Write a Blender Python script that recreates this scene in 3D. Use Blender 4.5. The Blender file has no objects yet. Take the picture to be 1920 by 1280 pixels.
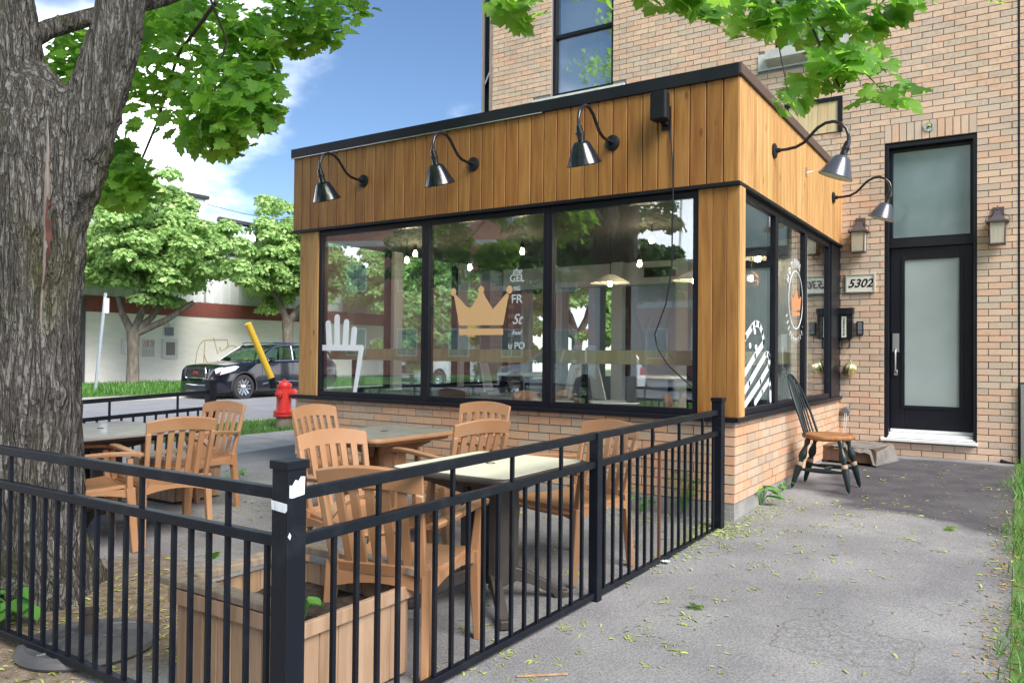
import bpy, bmesh, math, random
import numpy as np
from mathutils import Vector, Matrix, noise
random.seed(7); RNG = np.random.default_rng(7)
S = bpy.context.scene
COL = S.collection
R = math.radians

# ------------------------------------------------------------------ camera
CAM_H = 1.25
def make_camera():
    f, yaw, pitch, roll = 1464.0, .5762, .01484, .00925
    Fv = Vector((-math.sin(yaw)*math.cos(pitch), math.cos(yaw)*math.cos(pitch), math.sin(pitch)))
    Rv = Vector((math.cos(yaw), math.sin(yaw), 0)); Uv = Rv.cross(Fv)
    R2 = Rv*math.cos(roll)+Uv*math.sin(roll); U2 = -Rv*math.sin(roll)+Uv*math.cos(roll)
    cd = bpy.data.cameras.new('camera'); cd.sensor_width = 36; cd.lens = f/1920*36
    cd.clip_start = .05; cd.clip_end = 900
    co = bpy.data.objects.new('camera', cd); COL.objects.link(co)
    M = Matrix((R2, U2, -Fv)).transposed().to_4x4(); M.translation = (0, 0, CAM_H)
    co.matrix_world = M; S.camera = co
make_camera()

# ------------------------------------------------------------------ sky, sun, exposure
SUN_AZ, SUN_EL = R(113), R(44)          # azimuth clockwise from +y
def make_world():
    w = bpy.data.worlds.new('World'); S.world = w; w.use_nodes = True
    nt = w.node_tree; nt.nodes.clear(); N = nt.nodes.new; L = nt.links.new
    out = N('ShaderNodeOutputWorld'); mix = N('ShaderNodeMixShader')
    sky = N('ShaderNodeTexSky'); sky.sky_type = 'NISHITA'; sky.sun_disc = False
    sky.sun_elevation = SUN_EL; sky.sun_rotation = SUN_AZ; sky.air_density = 1.0; sky.dust_density = .2; sky.ozone_density = 5
    b1 = N('ShaderNodeBackground'); b1.inputs[1].default_value = .050
    L(sky.outputs[0], b1.inputs[0])
    b2 = N('ShaderNodeBackground'); b2.inputs[0].default_value = (.93, .96, 1, 1); b2.inputs[1].default_value = 1.05
    tc = N('ShaderNodeTexCoord'); sx = N('ShaderNodeSeparateXYZ'); L(tc.outputs['Generated'], sx.inputs[0])
    def math_(op, a, b=None):
        m = N('ShaderNodeMath'); m.operation = op
        for i, v in enumerate((a, b)):
            if v is None: continue
            if isinstance(v, (int, float)): m.inputs[i].default_value = v
            else: L(v, m.inputs[i])
        return m.outputs[0]
    zz = math_('ADD', math_('MAXIMUM', sx.outputs[2], 0), .30)
    cx = N('ShaderNodeCombineXYZ'); L(math_('DIVIDE', sx.outputs[0], zz), cx.inputs[0]); L(math_('DIVIDE', sx.outputs[1], zz), cx.inputs[1])
    mp = N('ShaderNodeMapping'); mp.inputs['Location'].default_value = (10.63, -13.62, 0); L(cx.outputs[0], mp.inputs[0])
    nz = N('ShaderNodeTexNoise'); nz.inputs['Scale'].default_value = .95; nz.inputs['Detail'].default_value = 7; nz.inputs['Roughness'].default_value = .52
    L(mp.outputs[0], nz.inputs['Vector'])
    # clouds thin out towards the zenith side seen above the terrace, thicken to the horizon
    hz = math_('MULTIPLY', math_('SUBTRACT', .40, sx.outputs[2]), .47)
    v = math_('ADD', nz.outputs[0], hz)
    mr = N('ShaderNodeMapRange'); mr.interpolation_type = 'SMOOTHSTEP'
    mr.inputs[1].default_value = .50; mr.inputs[2].default_value = .66; L(v, mr.inputs[0])
    L(mr.outputs[0], mix.inputs[0]); L(b1.outputs[0], mix.inputs[1]); L(b2.outputs[0], mix.inputs[2]); L(mix.outputs[0], out.inputs[0])
make_world()
def make_sun():
    ld = bpy.data.lights.new('sun', 'SUN'); ld.energy = 2.0; ld.angle = R(36); ld.color = (1, .955, .89)
    lo = bpy.data.objects.new('sun', ld); COL.objects.link(lo)
    d = Vector((math.sin(SUN_AZ)*math.cos(SUN_EL), math.cos(SUN_AZ)*math.cos(SUN_EL), math.sin(SUN_EL)))
    lo.rotation_euler = d.to_track_quat('Z', 'Y').to_euler(); lo.location = (8, -6, 14)
make_sun()
S.view_settings.view_transform = 'Standard'; S.view_settings.look = 'None'; S.view_settings.gamma = 1
S.view_settings.exposure = 1.75; S.view_settings.use_curve_mapping = False
S.render.engine = 'CYCLES'
S.cycles.max_bounces = 8; S.cycles.transparent_max_bounces = 16; S.cycles.use_denoising = True
S.cycles.sample_clamp_indirect = 6; S.cycles.caustics_reflective = False; S.cycles.caustics_refractive = False

# ------------------------------------------------------------------ helpers
class MB:
    def __init__(s): s.v = []; s.f = []; s.a = []
    def add(s, vs, fs, val=0.0):
        b = len(s.v); s.v += [tuple(p) for p in vs]; s.f += [tuple(b+i for i in q) for q in fs]; s.a += [val]*len(fs)
    def box(s, a, b, M=None, val=0.0):
        x0, y0, z0 = a; x1, y1, z1 = b
        vs = [(x0,y0,z0),(x1,y0,z0),(x1,y1,z0),(x0,y1,z0),(x0,y0,z1),(x1,y0,z1),(x1,y1,z1),(x0,y1,z1)]
        if M is not None: vs = [M @ Vector(p) for p in vs]
        s.add(vs, [(0,3,2,1),(4,5,6,7),(0,1,5,4),(1,2,6,5),(2,3,7,6),(3,0,4,7)], val)
    def bar(s, p, q, w, h=None, up=(0,0,1), w2=None, h2=None):
        p, q = Vector(p), Vector(q); h = h or w; w2 = w2 or w; h2 = h2 or h
        d = (q-p).normalized(); u = Vector(up)
        sd = d.cross(u)
        if sd.length < 1e-4: u = Vector((0,1,0)); sd = d.cross(u)
        sd.normalize(); u = sd.cross(d).normalized()
        vs = []
        for c, a, b in ((p, w, h), (q, w2, h2)):
            vs += [c-sd*a/2-u*b/2, c+sd*a/2-u*b/2, c+sd*a/2+u*b/2, c-sd*a/2+u*b/2]
        s.add(vs, [(3,2,1,0),(4,5,6,7),(0,1,5,4),(1,2,6,5),(2,3,7,6),(3,0,4,7)])
    def tube(s, pts, r, n=10, cap=True):
        pts = [Vector(p) for p in pts]; rs = r if isinstance(r, (list, tuple)) else [r]*len(pts)
        prev = None; rings = []
        for i, p in enumerate(pts):
            d = (pts[min(i+1, len(pts)-1)]-pts[max(i-1, 0)]).normalized()
            if prev is None:
                u = Vector((0,0,1)) if abs(d.z) < .9 else Vector((1,0,0)); x = d.cross(u).normalized()
            else:
                x = (prev-d*prev.dot(d)).normalized()
            prev = x; y = d.cross(x)
            rings.append([p+(x*math.cos(2*math.pi*k/n)+y*math.sin(2*math.pi*k/n))*rs[i] for k in range(n)])
        vs = [v for g in rings for v in g]; fs = []
        for i in range(len(rings)-1):
            for k in range(n):
                a = i*n+k; b = i*n+(k+1) % n; fs.append((a, b, b+n, a+n))
        if cap: fs.append(tuple(range(n-1, -1, -1))); fs.append(tuple(range((len(rings)-1)*n, len(rings)*n)))
        s.add(vs, fs)
    def lathe(s, prof, o=(0,0,0), n=24, M=None, cap=False):
        vs = []; fs = []; o = Vector(o)
        for r, z in prof:
            for k in range(n):
                a = 2*math.pi*k/n; p = Vector((r*math.cos(a), r*math.sin(a), z))
                vs.append(o+(M @ p if M is not None else p))
        for i in range(len(prof)-1):
            for k in range(n):
                a = i*n+k; b = i*n+(k+1) % n; fs.append((a, b, b+n, a+n))
        if cap: fs.append(tuple(range(n-1,-1,-1))); fs.append(tuple(range((len(prof)-1)*n, len(prof)*n)))
        s.add(vs, fs)
    def prism(s, poly, t, M):
        """poly in local xy, extruded t along local z, mapped by M"""
        n = len(poly); vs = [M @ Vector((x, y, 0)) for x, y in poly]+[M @ Vector((x, y, t)) for x, y in poly]
        fs = [tuple(range(n-1,-1,-1)), tuple(range(n, 2*n))]+[(i, (i+1) % n, (i+1) % n+n, i+n) for i in range(n)]
        s.add(vs, fs)
    def grid(s, fn, nu, nv, t=None):
        """surface fn(u,v)->Vector, u,v in 0..1; thickness t (vector fn or None)"""
        P = [[Vector(fn(i/nu, j/nv)) for j in range(nv+1)] for i in range(nu+1)]
        vs = [p for row in P for p in row]; W = nv+1
        fs = [(i*W+j, (i+1)*W+j, (i+1)*W+j+1, i*W+j+1) for i in range(nu) for j in range(nv)]
        if t is None: s.add(vs, fs); return
        nor = []
        for i in range(nu+1):
            for j in range(nv+1):
                a = P[min(i+1, nu)][j]-P[max(i-1, 0)][j]; b = P[i][min(j+1, nv)]-P[i][max(j-1, 0)]
                nor.append(a.cross(b).normalized())
        K = len(vs); vs2 = [v-nor[k]*t for k, v in enumerate(vs)]
        fs2 = [tuple(K+i for i in reversed(q)) for q in fs]; ed = []
        for i in range(nu): ed.append((i*W, K+i*W, K+(i+1)*W, (i+1)*W)); a = i*W+nv; ed.append((a, a+W, K+a+W, K+a))
        for j in range(nv): ed.append((j, j+1, K+j+1, K+j)); a = nu*W+j; ed.append((a, K+a, K+a+1, a+1))
        s.add(vs+vs2, fs+fs2+ed)
    def mesh(s, name, mat, smooth=None):
        me = bpy.data.meshes.new(name); me.from_pydata([tuple(v) for v in s.v], [], s.f); me.update()
        bm = bmesh.new(); bm.from_mesh(me); bmesh.ops.recalc_face_normals(bm, faces=bm.faces); bm.to_mesh(me); bm.free()
        if any(s.a):
            at = me.attributes.new('rnd', 'FLOAT', 'FACE'); at.data.foreach_set('value', s.a)
        if smooth:
            me.shade_smooth(); me.set_sharp_from_angle(angle=R(smooth))
        if mat: me.materials.append(mat)
        return me
    def build(s, name, mat, parent=None, smooth=None, bevel=None, loc=None):
        return obj(name, s.mesh(name, mat, smooth), parent, bevel, loc)
def obj(name, me, parent=None, bevel=None, loc=None):
    o = bpy.data.objects.new(name, me); COL.objects.link(o)
    if parent: o.parent = parent
    if loc is not None: o.location = loc
    if bevel:
        m = o.modifiers.new('bevel', 'BEVEL'); m.width = bevel; m.segments = 2; m.limit_method = 'ANGLE'; m.angle_limit = R(40); m.harden_normals = False
    return o
def tag(o, label=None, cat=None, group=None, kind=None):
    if label: o['label'] = label
    if cat: o['category'] = cat
    if group: o['group'] = group
    if kind: o['kind'] = kind
    return o
def empty(name, loc=(0,0,0), rz=0, label=None, cat=None, group=None, kind=None):
    o = bpy.data.objects.new(name, None); COL.objects.link(o); o.location = loc; o.rotation_euler = (0,0,rz); o.empty_display_size = .1
    return tag(o, label, cat, group, kind)
KIDS = {}
def copy_tree(o, parent=None):
    c = o.copy(); COL.objects.link(c); c.parent = parent
    for ch in [x for x in S.objects if x.parent == o]: copy_tree(ch, c)
    return c
def gz(y): return .0325*max(0.0, y-3.0)
def npmesh(name, V, Fs, mat, smooth=False, rnd=None):
    """V (n,3) array, Fs (m,k) array of equal sized faces"""
    me = bpy.data.meshes.new(name); k = Fs.shape[1]; m = len(Fs)
    me.vertices.add(len(V)); me.vertices.foreach_set('co', V.astype(np.float32).ravel())
    me.loops.add(m*k); me.loops.foreach_set('vertex_index', Fs.astype(np.int32).ravel())
    me.polygons.add(m); me.polygons.foreach_set('loop_start', np.arange(0, m*k, k, dtype=np.int32))
    if rnd is not None:
        at = me.attributes.new('rnd', 'FLOAT', 'FACE'); at.data.foreach_set('value', rnd.astype(np.float32))
    me.update(calc_edges=True); me.validate()
    if mat: me.materials.append(mat)
    if smooth: me.shade_smooth()
    return me
def rot_mats(nor, spin):
    """orthonormal frames whose z is nor (n,3), spun about it"""
    n = nor/np.linalg.norm(nor, axis=1, keepdims=True)
    a = np.where(np.abs(n[:, 2:3]) < .95, np.array([[0,0,1.]]), np.array([[1.,0,0]]))
    x = np.cross(a, n); x /= np.linalg.norm(x, axis=1, keepdims=True); y = np.cross(n, x)
    c, s = np.cos(spin)[:, None], np.sin(spin)[:, None]
    return np.stack([x*c+y*s, -x*s+y*c, n], axis=2)
def scatter(name, T, F, mats, locs, scl, mat, smooth=False):
    """many copies of template (T verts, F faces) merged into one mesh"""
    n = len(locs); V = np.einsum('nij,kj->nki', mats, T)*scl[:, None, None]+locs[:, None, :]
    FF = F[None]+(np.arange(n)*len(T))[:, None, None]
    return npmesh(name, V.reshape(-1, 3), FF.reshape(-1, F.shape[1]), mat, smooth, np.repeat(RNG.random(n), len(F)))

# ------------------------------------------------------------------ materials
MATS = {}
def mat(name, col=(.5,.5,.5), rough=.6, metal=0, spec=.5, coat=0, bump=None, vary=None, attr=False, emis=None, objrand=None, grime=0, knots=False):
    """bump=(scale,strength,stretch) ; vary=(scale, colour2, lo, hi, stretch) ; objrand = list of colours picked per object"""
    if name in MATS: return MATS[name]
    m = bpy.data.materials.new(name); m.use_nodes = True; nt = m.node_tree; N = nt.nodes.new; L = nt.links.new
    b = nt.nodes['Principled BSDF']; b.inputs['Base Color'].default_value = (*col, 1)
    b.inputs['Roughness'].default_value = rough; b.inputs['Metallic'].default_value = metal
    b.inputs['Specular IOR Level'].default_value = spec; b.inputs['Coat Weight'].default_value = coat; b.inputs['Coat Roughness'].default_value = .05
    tc = N('ShaderNodeTexCoord'); base = None
    oi = N('ShaderNodeObjectInfo')
    def coords(st, use_obj=True):
        mp = N('ShaderNodeMapping'); mp.inputs['Scale'].default_value = st
        L(tc.outputs['Object'], mp.inputs[0])
        if objrand is not None or attr == 'offset':
            va = N('ShaderNodeVectorMath'); va.operation = 'SCALE'; va.inputs[0].default_value = (37, 19, 53); L(oi.outputs['Random'], va.inputs['Scale'])
            vb = N('ShaderNodeVectorMath'); vb.operation = 'ADD'; L(mp.outputs[0], vb.inputs[0]); L(va.outputs[0], vb.inputs[1]); return vb.outputs[0]
        return mp.outputs[0]
    if objrand:
        cr = N('ShaderNodeValToRGB'); cr.color_ramp.interpolation = 'CONSTANT'
        while len(cr.color_ramp.elements) < len(objrand): cr.color_ramp.elements.new(.5)
        for i, c in enumerate(objrand): cr.color_ramp.elements[i].position = i/len(objrand); cr.color_ramp.elements[i].color = (*c, 1)
        if attr is True:
            at = N('ShaderNodeAttribute'); at.attribute_name = 'rnd'; L(at.outputs['Fac'], cr.inputs[0])
        else: L(oi.outputs['Random'], cr.inputs[0])
        base = cr.outputs[0]
    if vary:
        nz = N('ShaderNodeTexNoise'); nz.inputs['Scale'].default_value = vary[0]; nz.inputs['Detail'].default_value = 6
        L(coords(vary[4] if len(vary) > 4 else (1,1,1)), nz.inputs['Vector'])
        mr = N('ShaderNodeMapRange'); mr.inputs[1].default_value = vary[2]; mr.inputs[2].default_value = vary[3]; L(nz.outputs[0], mr.inputs[0])
        mx = N('ShaderNodeMix'); mx.data_type = 'RGBA'; L(mr.outputs[0], mx.inputs[0])
        if base: L(base, mx.inputs[6])
        else: mx.inputs[6].default_value = (*col, 1)
        if objrand:
            m2 = N('ShaderNodeMix'); m2.data_type = 'RGBA'; m2.blend_type = 'MULTIPLY'; m2.inputs[0].default_value = 1; L(base, m2.inputs[6]); m2.inputs[7].default_value = (*vary[1], 1); L(m2.outputs[2], mx.inputs[7])
        else: mx.inputs[7].default_value = (*vary[1], 1)
        base = mx.outputs[2]
    def mult(src, fac_out, colr):
        mk = N('ShaderNodeMix'); mk.data_type = 'RGBA'; mk.blend_type = 'MULTIPLY'; L(fac_out, mk.inputs[0])
        if src: L(src, mk.inputs[6])
        else: mk.inputs[6].default_value = (*col, 1)
        mk.inputs[7].default_value = (*colr, 1); return mk.outputs[2]
    if knots:
        vo = N('ShaderNodeTexVoronoi'); vo.inputs['Scale'].default_value = 5.5; L(coords((1.0, 1.0, .42)), vo.inputs['Vector'])
        km = N('ShaderNodeMapRange'); km.inputs[1].default_value = .045; km.inputs[2].default_value = .10; km.inputs[3].default_value = .85; km.inputs[4].default_value = 0; L(vo.outputs['Distance'], km.inputs[0])
        base = mult(base, km.outputs[0], (.45, .30, .20))
    if grime:
        ge = N('ShaderNodeNewGeometry'); gm = N('ShaderNodeMapping'); gm.inputs['Scale'].default_value = (1, 1, .55); L(ge.outputs['Position'], gm.inputs[0])
        gn = N('ShaderNodeTexNoise'); gn.inputs['Scale'].default_value = 1.6; gn.inputs['Detail'].default_value = 8; gn.inputs['Roughness'].default_value = .65; L(gm.outputs[0], gn.inputs['Vector'])
        gr_ = N('ShaderNodeMapRange'); gr_.inputs[1].default_value = .47; gr_.inputs[2].default_value = .72; gr_.inputs[4].default_value = grime; L(gn.outputs[0], gr_.inputs[0])
        base = mult(base, gr_.outputs[0], (.62, .57, .52))
    if base: L(base, b.inputs['Base Color'])
    if bump:
        nb = N('ShaderNodeTexNoise'); nb.inputs['Scale'].default_value = bump[0]; nb.inputs['Detail'].default_value = 5
        L(coords(bump[2] if len(bump) > 2 else (1,1,1)), nb.inputs['Vector'])
        bp = N('ShaderNodeBump'); bp.inputs['Strength'].default_value = bump[1]; bp.inputs['Distance'].default_value = .01
        L(nb.outputs[0], bp.inputs['Height']); L(bp.outputs[0], b.inputs['Normal'])
    if emis: b.inputs['Emission Color'].default_value = (*emis[0], 1); b.inputs['Emission Strength'].default_value = emis[1]
    MATS[name] = m; return m
PEACH = [(.70,.50,.36),(.60,.47,.355),(.72,.52,.375),(.68,.455,.32),(.56,.44,.34),(.71,.51,.375),(.62,.50,.385),(.69,.455,.32),(.66,.48,.355),(.58,.45,.345)]
M_BRICK = mat('brick_face', rough=.85, objrand=PEACH, vary=(30, (.8,.78,.76), .45, .75), bump=(60, .25), grime=.38)
M_BRICKM = mat('brick_face_many', rough=.85, objrand=PEACH, attr=True, vary=(30, (.8,.78,.76), .45, .75), bump=(60, .25), grime=.38)
M_MORTAR = mat('mortar', (.25,.235,.24), .95, vary=(40, (.20,.185,.19), .4, .7), bump=(120, .3))
def wood(name, cols, dark, rough=.55, coat=0):
    return mat(name, rough=rough, coat=coat, objrand=cols, vary=(5, dark, .38, .72, (6, 6, .45)), bump=(14, .18, (6, 6, .3)), grime=.5, knots=True)
M_WOODA = wood('cedar_shaded', [(.31,.142,.030),(.345,.158,.034),(.285,.127,.026),(.36,.170,.040),(.315,.137,.028)], (.66,.52,.42))  # front cedar toned down: the shade on this face is put into the colour
M_WOODB = wood('cedar_lit', [(.55,.31,.115),(.60,.35,.135),(.50,.27,.09),(.57,.33,.12)], (.72,.60,.48))  # the same cedar in a lighter tone, brightness of lit faces painted in
M_PLANTER = wood('cedar_slat', [(.46,.30,.195),(.41,.265,.165),(.49,.33,.215),(.45,.30,.175)], (.72,.68,.62), .8)
M_GREYWOOD = wood('weathered_board', [(.34,.275,.21),(.38,.30,.23),(.32,.26,.20)], (.6,.55,.5), .9)
M_BLACK = mat('black_aluminium', (.006,.007,.012), .42, spec=.3, vary=(3, (.011,.012,.018), .4, .7))
M_BROWNCAP = mat('brown_metal_cap', (.085,.055,.05), .45)
M_FENCE = mat('painted_black_steel', (.0035,.0055,.011), .42, spec=.32, vary=(9, (.014,.018,.026), .55, .8), bump=(90, .12))
M_GLOSSBLACK = mat('gloss_black_enamel', (.007,.007,.010), .22, coat=.35)
M_GREYSHADE = mat('grey_black_enamel', (.055,.06,.08), .3, coat=.3)  # lighter grey-black for the two lamp shades over the driveway
M_WHITEIN = mat('white_enamel', (.85,.87,.83), .4)
M_WHITE = mat('white_paint', (.78,.79,.78), .55)
M_LIME = mat('pale_limestone', (.62,.63,.60), .8, vary=(8, (.5,.51,.49), .4, .7))
M_CONC = mat('grey_concrete', (.30,.29,.275), .9, vary=(7, (.22,.21,.20), .4, .65), bump=(60, .4))
M_RESIN = mat('terracotta_resin', (.375,.19,.092), .5, spec=.4, vary=(3, (.47,.275,.155), .45, .8), bump=(220, .05))
M_BROWNRESIN = mat('dark_brown_resin', (.045,.036,.032), .5, vary=(6, (.07,.058,.05), .4, .7))
M_REDBRICK = mat('red_brick_wall', (.30,.085,.06), .9)
M_DECALW = mat('white_vinyl', (.82,.84,.90), .5)
M_DECALO = mat('tan_vinyl', (.62,.38,.19), .5)
M_DECALR = mat('orange_vinyl', (.62,.24,.10), .5)
M_CHROME = mat('chrome', (.75,.76,.78), .12, metal=1)
M_STEEL = mat('brushed_steel', (.55,.56,.56), .35, metal=1)
M_RUBBER = mat('tyre_rubber', (.03,.03,.032), .75)
M_SOIL = mat('dark_soil', (.06,.042,.03), 1, vary=(30, (.03,.02,.015), .4, .6), bump=(60, 1))
M_INTW = mat('interior_white', (.82,.84,.84), .6)
M_INTD = mat('interior_dark', (.035,.035,.04), .6)
M_CEIL = mat('dark_ceiling', (.10,.098,.092), .85)
M_FLOOR = mat('interior_floor', (.40,.38,.36), .35)

def glass_mat(name, tint, base, k, rough=0.0):
    m = bpy.data.materials.new(name); m.use_nodes = True; nt = m.node_tree; nt.nodes.clear(); N = nt.nodes.new; L = nt.links.new
    out = N('ShaderNodeOutputMaterial'); mix = N('ShaderNodeMixShader'); tr = N('ShaderNodeBsdfTransparent'); gl = N('ShaderNodeBsdfGlossy')
    tr.inputs[0].default_value = (*tint, 1); gl.inputs['Roughness'].default_value = rough; gl.inputs[0].default_value = (.93,.97,1,1)
    lw = N('ShaderNodeLayerWeight'); lw.inputs[0].default_value = .5
    fr = N('ShaderNodeMath'); fr.operation = 'POWER'; fr.inputs[1].default_value = 3.0; L(lw.outputs['Facing'], fr.inputs[0])
    mm = N('ShaderNodeMath'); mm.operation = 'MULTIPLY_ADD'; mm.inputs[1].default_value = k; mm.inputs[2].default_value = base; mm.use_clamp = True
    L(fr.outputs[0], mm.inputs[0]); L(mm.outputs[0], mix.inputs[0]); L(tr.outputs[0], mix.inputs[1]); L(gl.outputs[0], mix.inputs[2]); L(mix.outputs[0], out.inputs[0])
    return m
M_GLASS = glass_mat('window_glass', (.95,.995,.99), .165, .62)
M_CARGLASS = glass_mat('car_glass', (.50,.66,.58), .12, .7)
M_UPGLASS = glass_mat('upper_window_glass', (.86,.90,.92), .27, .6)
def frosted():
    m = mat('frosted_glass', (.14,.20,.21), .22, spec=.6, coat=.35, vary=(3, (.19,.255,.26), .35, .7)); return m
M_FROST = frosted()
M_FROST2 = mat('frosted_glass_pale', (.36,.42,.41), .3, spec=.5, coat=.2, vary=(2.5, (.30,.36,.35), .35, .7))

def leaf_mat(name, dark, light, trans, mixf=.45):
    m = bpy.data.materials.new(name); m.use_nodes = True; nt = m.node_tree; nt.nodes.clear(); N = nt.nodes.new; L = nt.links.new
    out = N('ShaderNodeOutputMaterial'); mix = N('ShaderNodeMixShader'); mix.inputs[0].default_value = mixf
    p = N('ShaderNodeBsdfPrincipled'); p.inputs['Roughness'].default_value = .5; t = N('ShaderNodeBsdfTranslucent')
    at = N('ShaderNodeAttribute'); at.attribute_name = 'rnd'; oi = N('ShaderNodeObjectInfo')
    ad = N('ShaderNodeMath'); ad.operation = 'ADD'; L(at.outputs['Fac'], ad.inputs[0]); L(oi.outputs['Random'], ad.inputs[1])
    fr = N('ShaderNodeMath'); fr.operation = 'FRACT'; L(ad.outputs[0], fr.inputs[0])
    for c0, c1, tgt in ((dark, light, p.inputs['Base Color']), (tuple(.75*c for c in trans), trans, t.inputs['Color'])):
        cr = N('ShaderNodeMix'); cr.data_type = 'RGBA'; L(fr.outputs[0], cr.inputs[0]); cr.inputs[6].default_value = (*c0, 1); cr.inputs[7].default_value = (*c1, 1); L(cr.outputs[2], tgt)
    L(p.outputs[0], mix.inputs[1]); L(t.outputs[0], mix.inputs[2]); L(mix.outputs[0], out.inputs[0]); return m
M_MAPLE = leaf_mat('maple_leaf', (.025,.09,.016), (.15,.33,.045), (.50,.86,.10), .58)
M_LINDEN = leaf_mat('linden_leaf', (.17,.36,.09), (.62,.80,.34), (.58,.80,.28), .4)
M_FARLEAF = leaf_mat('far_leaf', (.06,.15,.05), (.14,.27,.09), (.16,.34,.09), .35)
M_GRASS = leaf_mat('grass_blade', (.07,.20,.035), (.17,.36,.07), (.15,.35,.06), .35)
M_WEED = leaf_mat('weed_leaf', (.12,.32,.06), (.18,.45,.09), (.2,.5,.1), .4)
M_LITTER = leaf_mat('fallen_key', (.34,.42,.08), (.52,.60,.16), (.2,.25,.08), .2)
M_LITTERB = mat('dry_litter', (.34,.20,.10), .8)

def bark_mat():
    m = bpy.data.materials.new('maple_bark'); m.use_nodes = True; nt = m.node_tree; N = nt.nodes.new; L = nt.links.new
    b = nt.nodes['Principled BSDF']; b.inputs['Roughness'].default_value = .95; b.inputs['Specular IOR Level'].default_value = .2
    tc = N('ShaderNodeTexCoord')
    def nzt(scale, st, det=6):
        mp = N('ShaderNodeMapping'); mp.inputs['Scale'].default_value = st; L(tc.outputs['Object'], mp.inputs[0])
        n = N('ShaderNodeTexNoise'); n.inputs['Scale'].default_value = scale; n.inputs['Detail'].default_value = det; L(mp.outputs[0], n.inputs['Vector']); return n.outputs[0]
    def ramp(src, stops):
        c = N('ShaderNodeValToRGB'); L(src, c.inputs[0])
        while len(c.color_ramp.elements) < len(stops): c.color_ramp.elements.new(.5)
        for i, (p, q) in enumerate(stops): c.color_ramp.elements[i].position = p; c.color_ramp.elements[i].color = (*q, 1)
        return c.outputs[0]
    def crease(scale, st, det, dist):
        mp = N('ShaderNodeMapping'); mp.inputs['Scale'].default_value = st; L(tc.outputs['Object'], mp.inputs[0])
        n = N('ShaderNodeTexNoise'); n.inputs['Scale'].default_value = scale; n.inputs['Detail'].default_value = det; n.inputs['Roughness'].default_value = .5; n.inputs['Distortion'].default_value = dist; L(mp.outputs[0], n.inputs['Vector'])
        a = N('ShaderNodeMath'); a.operation = 'SUBTRACT'; L(n.outputs[0], a.inputs[0]); a.inputs[1].default_value = .5
        c = N('ShaderNodeMath'); c.operation = 'ABSOLUTE'; L(a.outputs[0], c.inputs[0])
        r_ = N('ShaderNodeMapRange'); r_.inputs[1].default_value = 0; r_.inputs[2].default_value = .075; L(c.outputs[0], r_.inputs[0]); return r_.outputs[0]
    c1 = crease(25, (1, 1, .10), 3, .3); c2 = crease(60, (1, 1, .18), 3, .2); fb = nzt(70, (1, 1, .6), 6)
    m1 = N('ShaderNodeMath'); m1.operation = 'MULTIPLY'; L(c1, m1.inputs[0]); L(c2, m1.inputs[1])
    m2 = N('ShaderNodeMath'); m2.operation = 'ADD'; L(c1, m2.inputs[0]); L(m1.outputs[0], m2.inputs[1])
    ff_ = N('ShaderNodeMath'); ff_.operation = 'MULTIPLY_ADD'; L(fb, ff_.inputs[0]); ff_.inputs[1].default_value = .35; hl_ = N('ShaderNodeMath'); hl_.operation = 'MULTIPLY'; L(m2.outputs[0], hl_.inputs[0]); hl_.inputs[1].default_value = .42; L(hl_.outputs[0], ff_.inputs[2])
    f = ff_.outputs[0]
    base = ramp(f, [(.10, (.028,.024,.021)), (.34, (.074,.066,.059)), (.65, (.112,.101,.091)), (1.0, (.165,.152,.140))])
    moss = N('ShaderNodeMapRange'); moss.inputs[1].default_value = .53; moss.inputs[2].default_value = .70; L(nzt(3.0, (1, 1, .5), 8), moss.inputs[0])
    mx = N('ShaderNodeMix'); mx.data_type = 'RGBA'; L(moss.outputs[0], mx.inputs[0]); L(base, mx.inputs[6])
    mc = ramp(nzt(40, (1,1,1), 4), [(.35, (.04,.042,.018)), (.65, (.11,.105,.04))]); L(mc, mx.inputs[7])
    sp = ramp(nzt(150, (1,1,.6), 2), [(.62, (0,0,0)), (.78, (.10,.095,.09))])
    ad = N('ShaderNodeMix'); ad.data_type = 'RGBA'; ad.blend_type = 'ADD'; ad.inputs[0].default_value = 1; L(mx.outputs[2], ad.inputs[6]); L(sp, ad.inputs[7])
    L(ad.outputs[2], b.inputs['Base Color'])
    bp = N('ShaderNodeBump'); bp.inputs['Strength'].default_value = .9; bp.inputs['Distance'].default_value = .03; L(f, bp.inputs['Height']); L(bp.outputs[0], b.inputs['Normal'])
    return m
M_BARK = bark_mat()
M_BARK2 = mat('young_bark', (.13,.105,.085), .9, vary=(10, (.24,.21,.18), .4, .7, (1,1,.3)), bump=(30, .6, (1,1,.3)))

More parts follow.
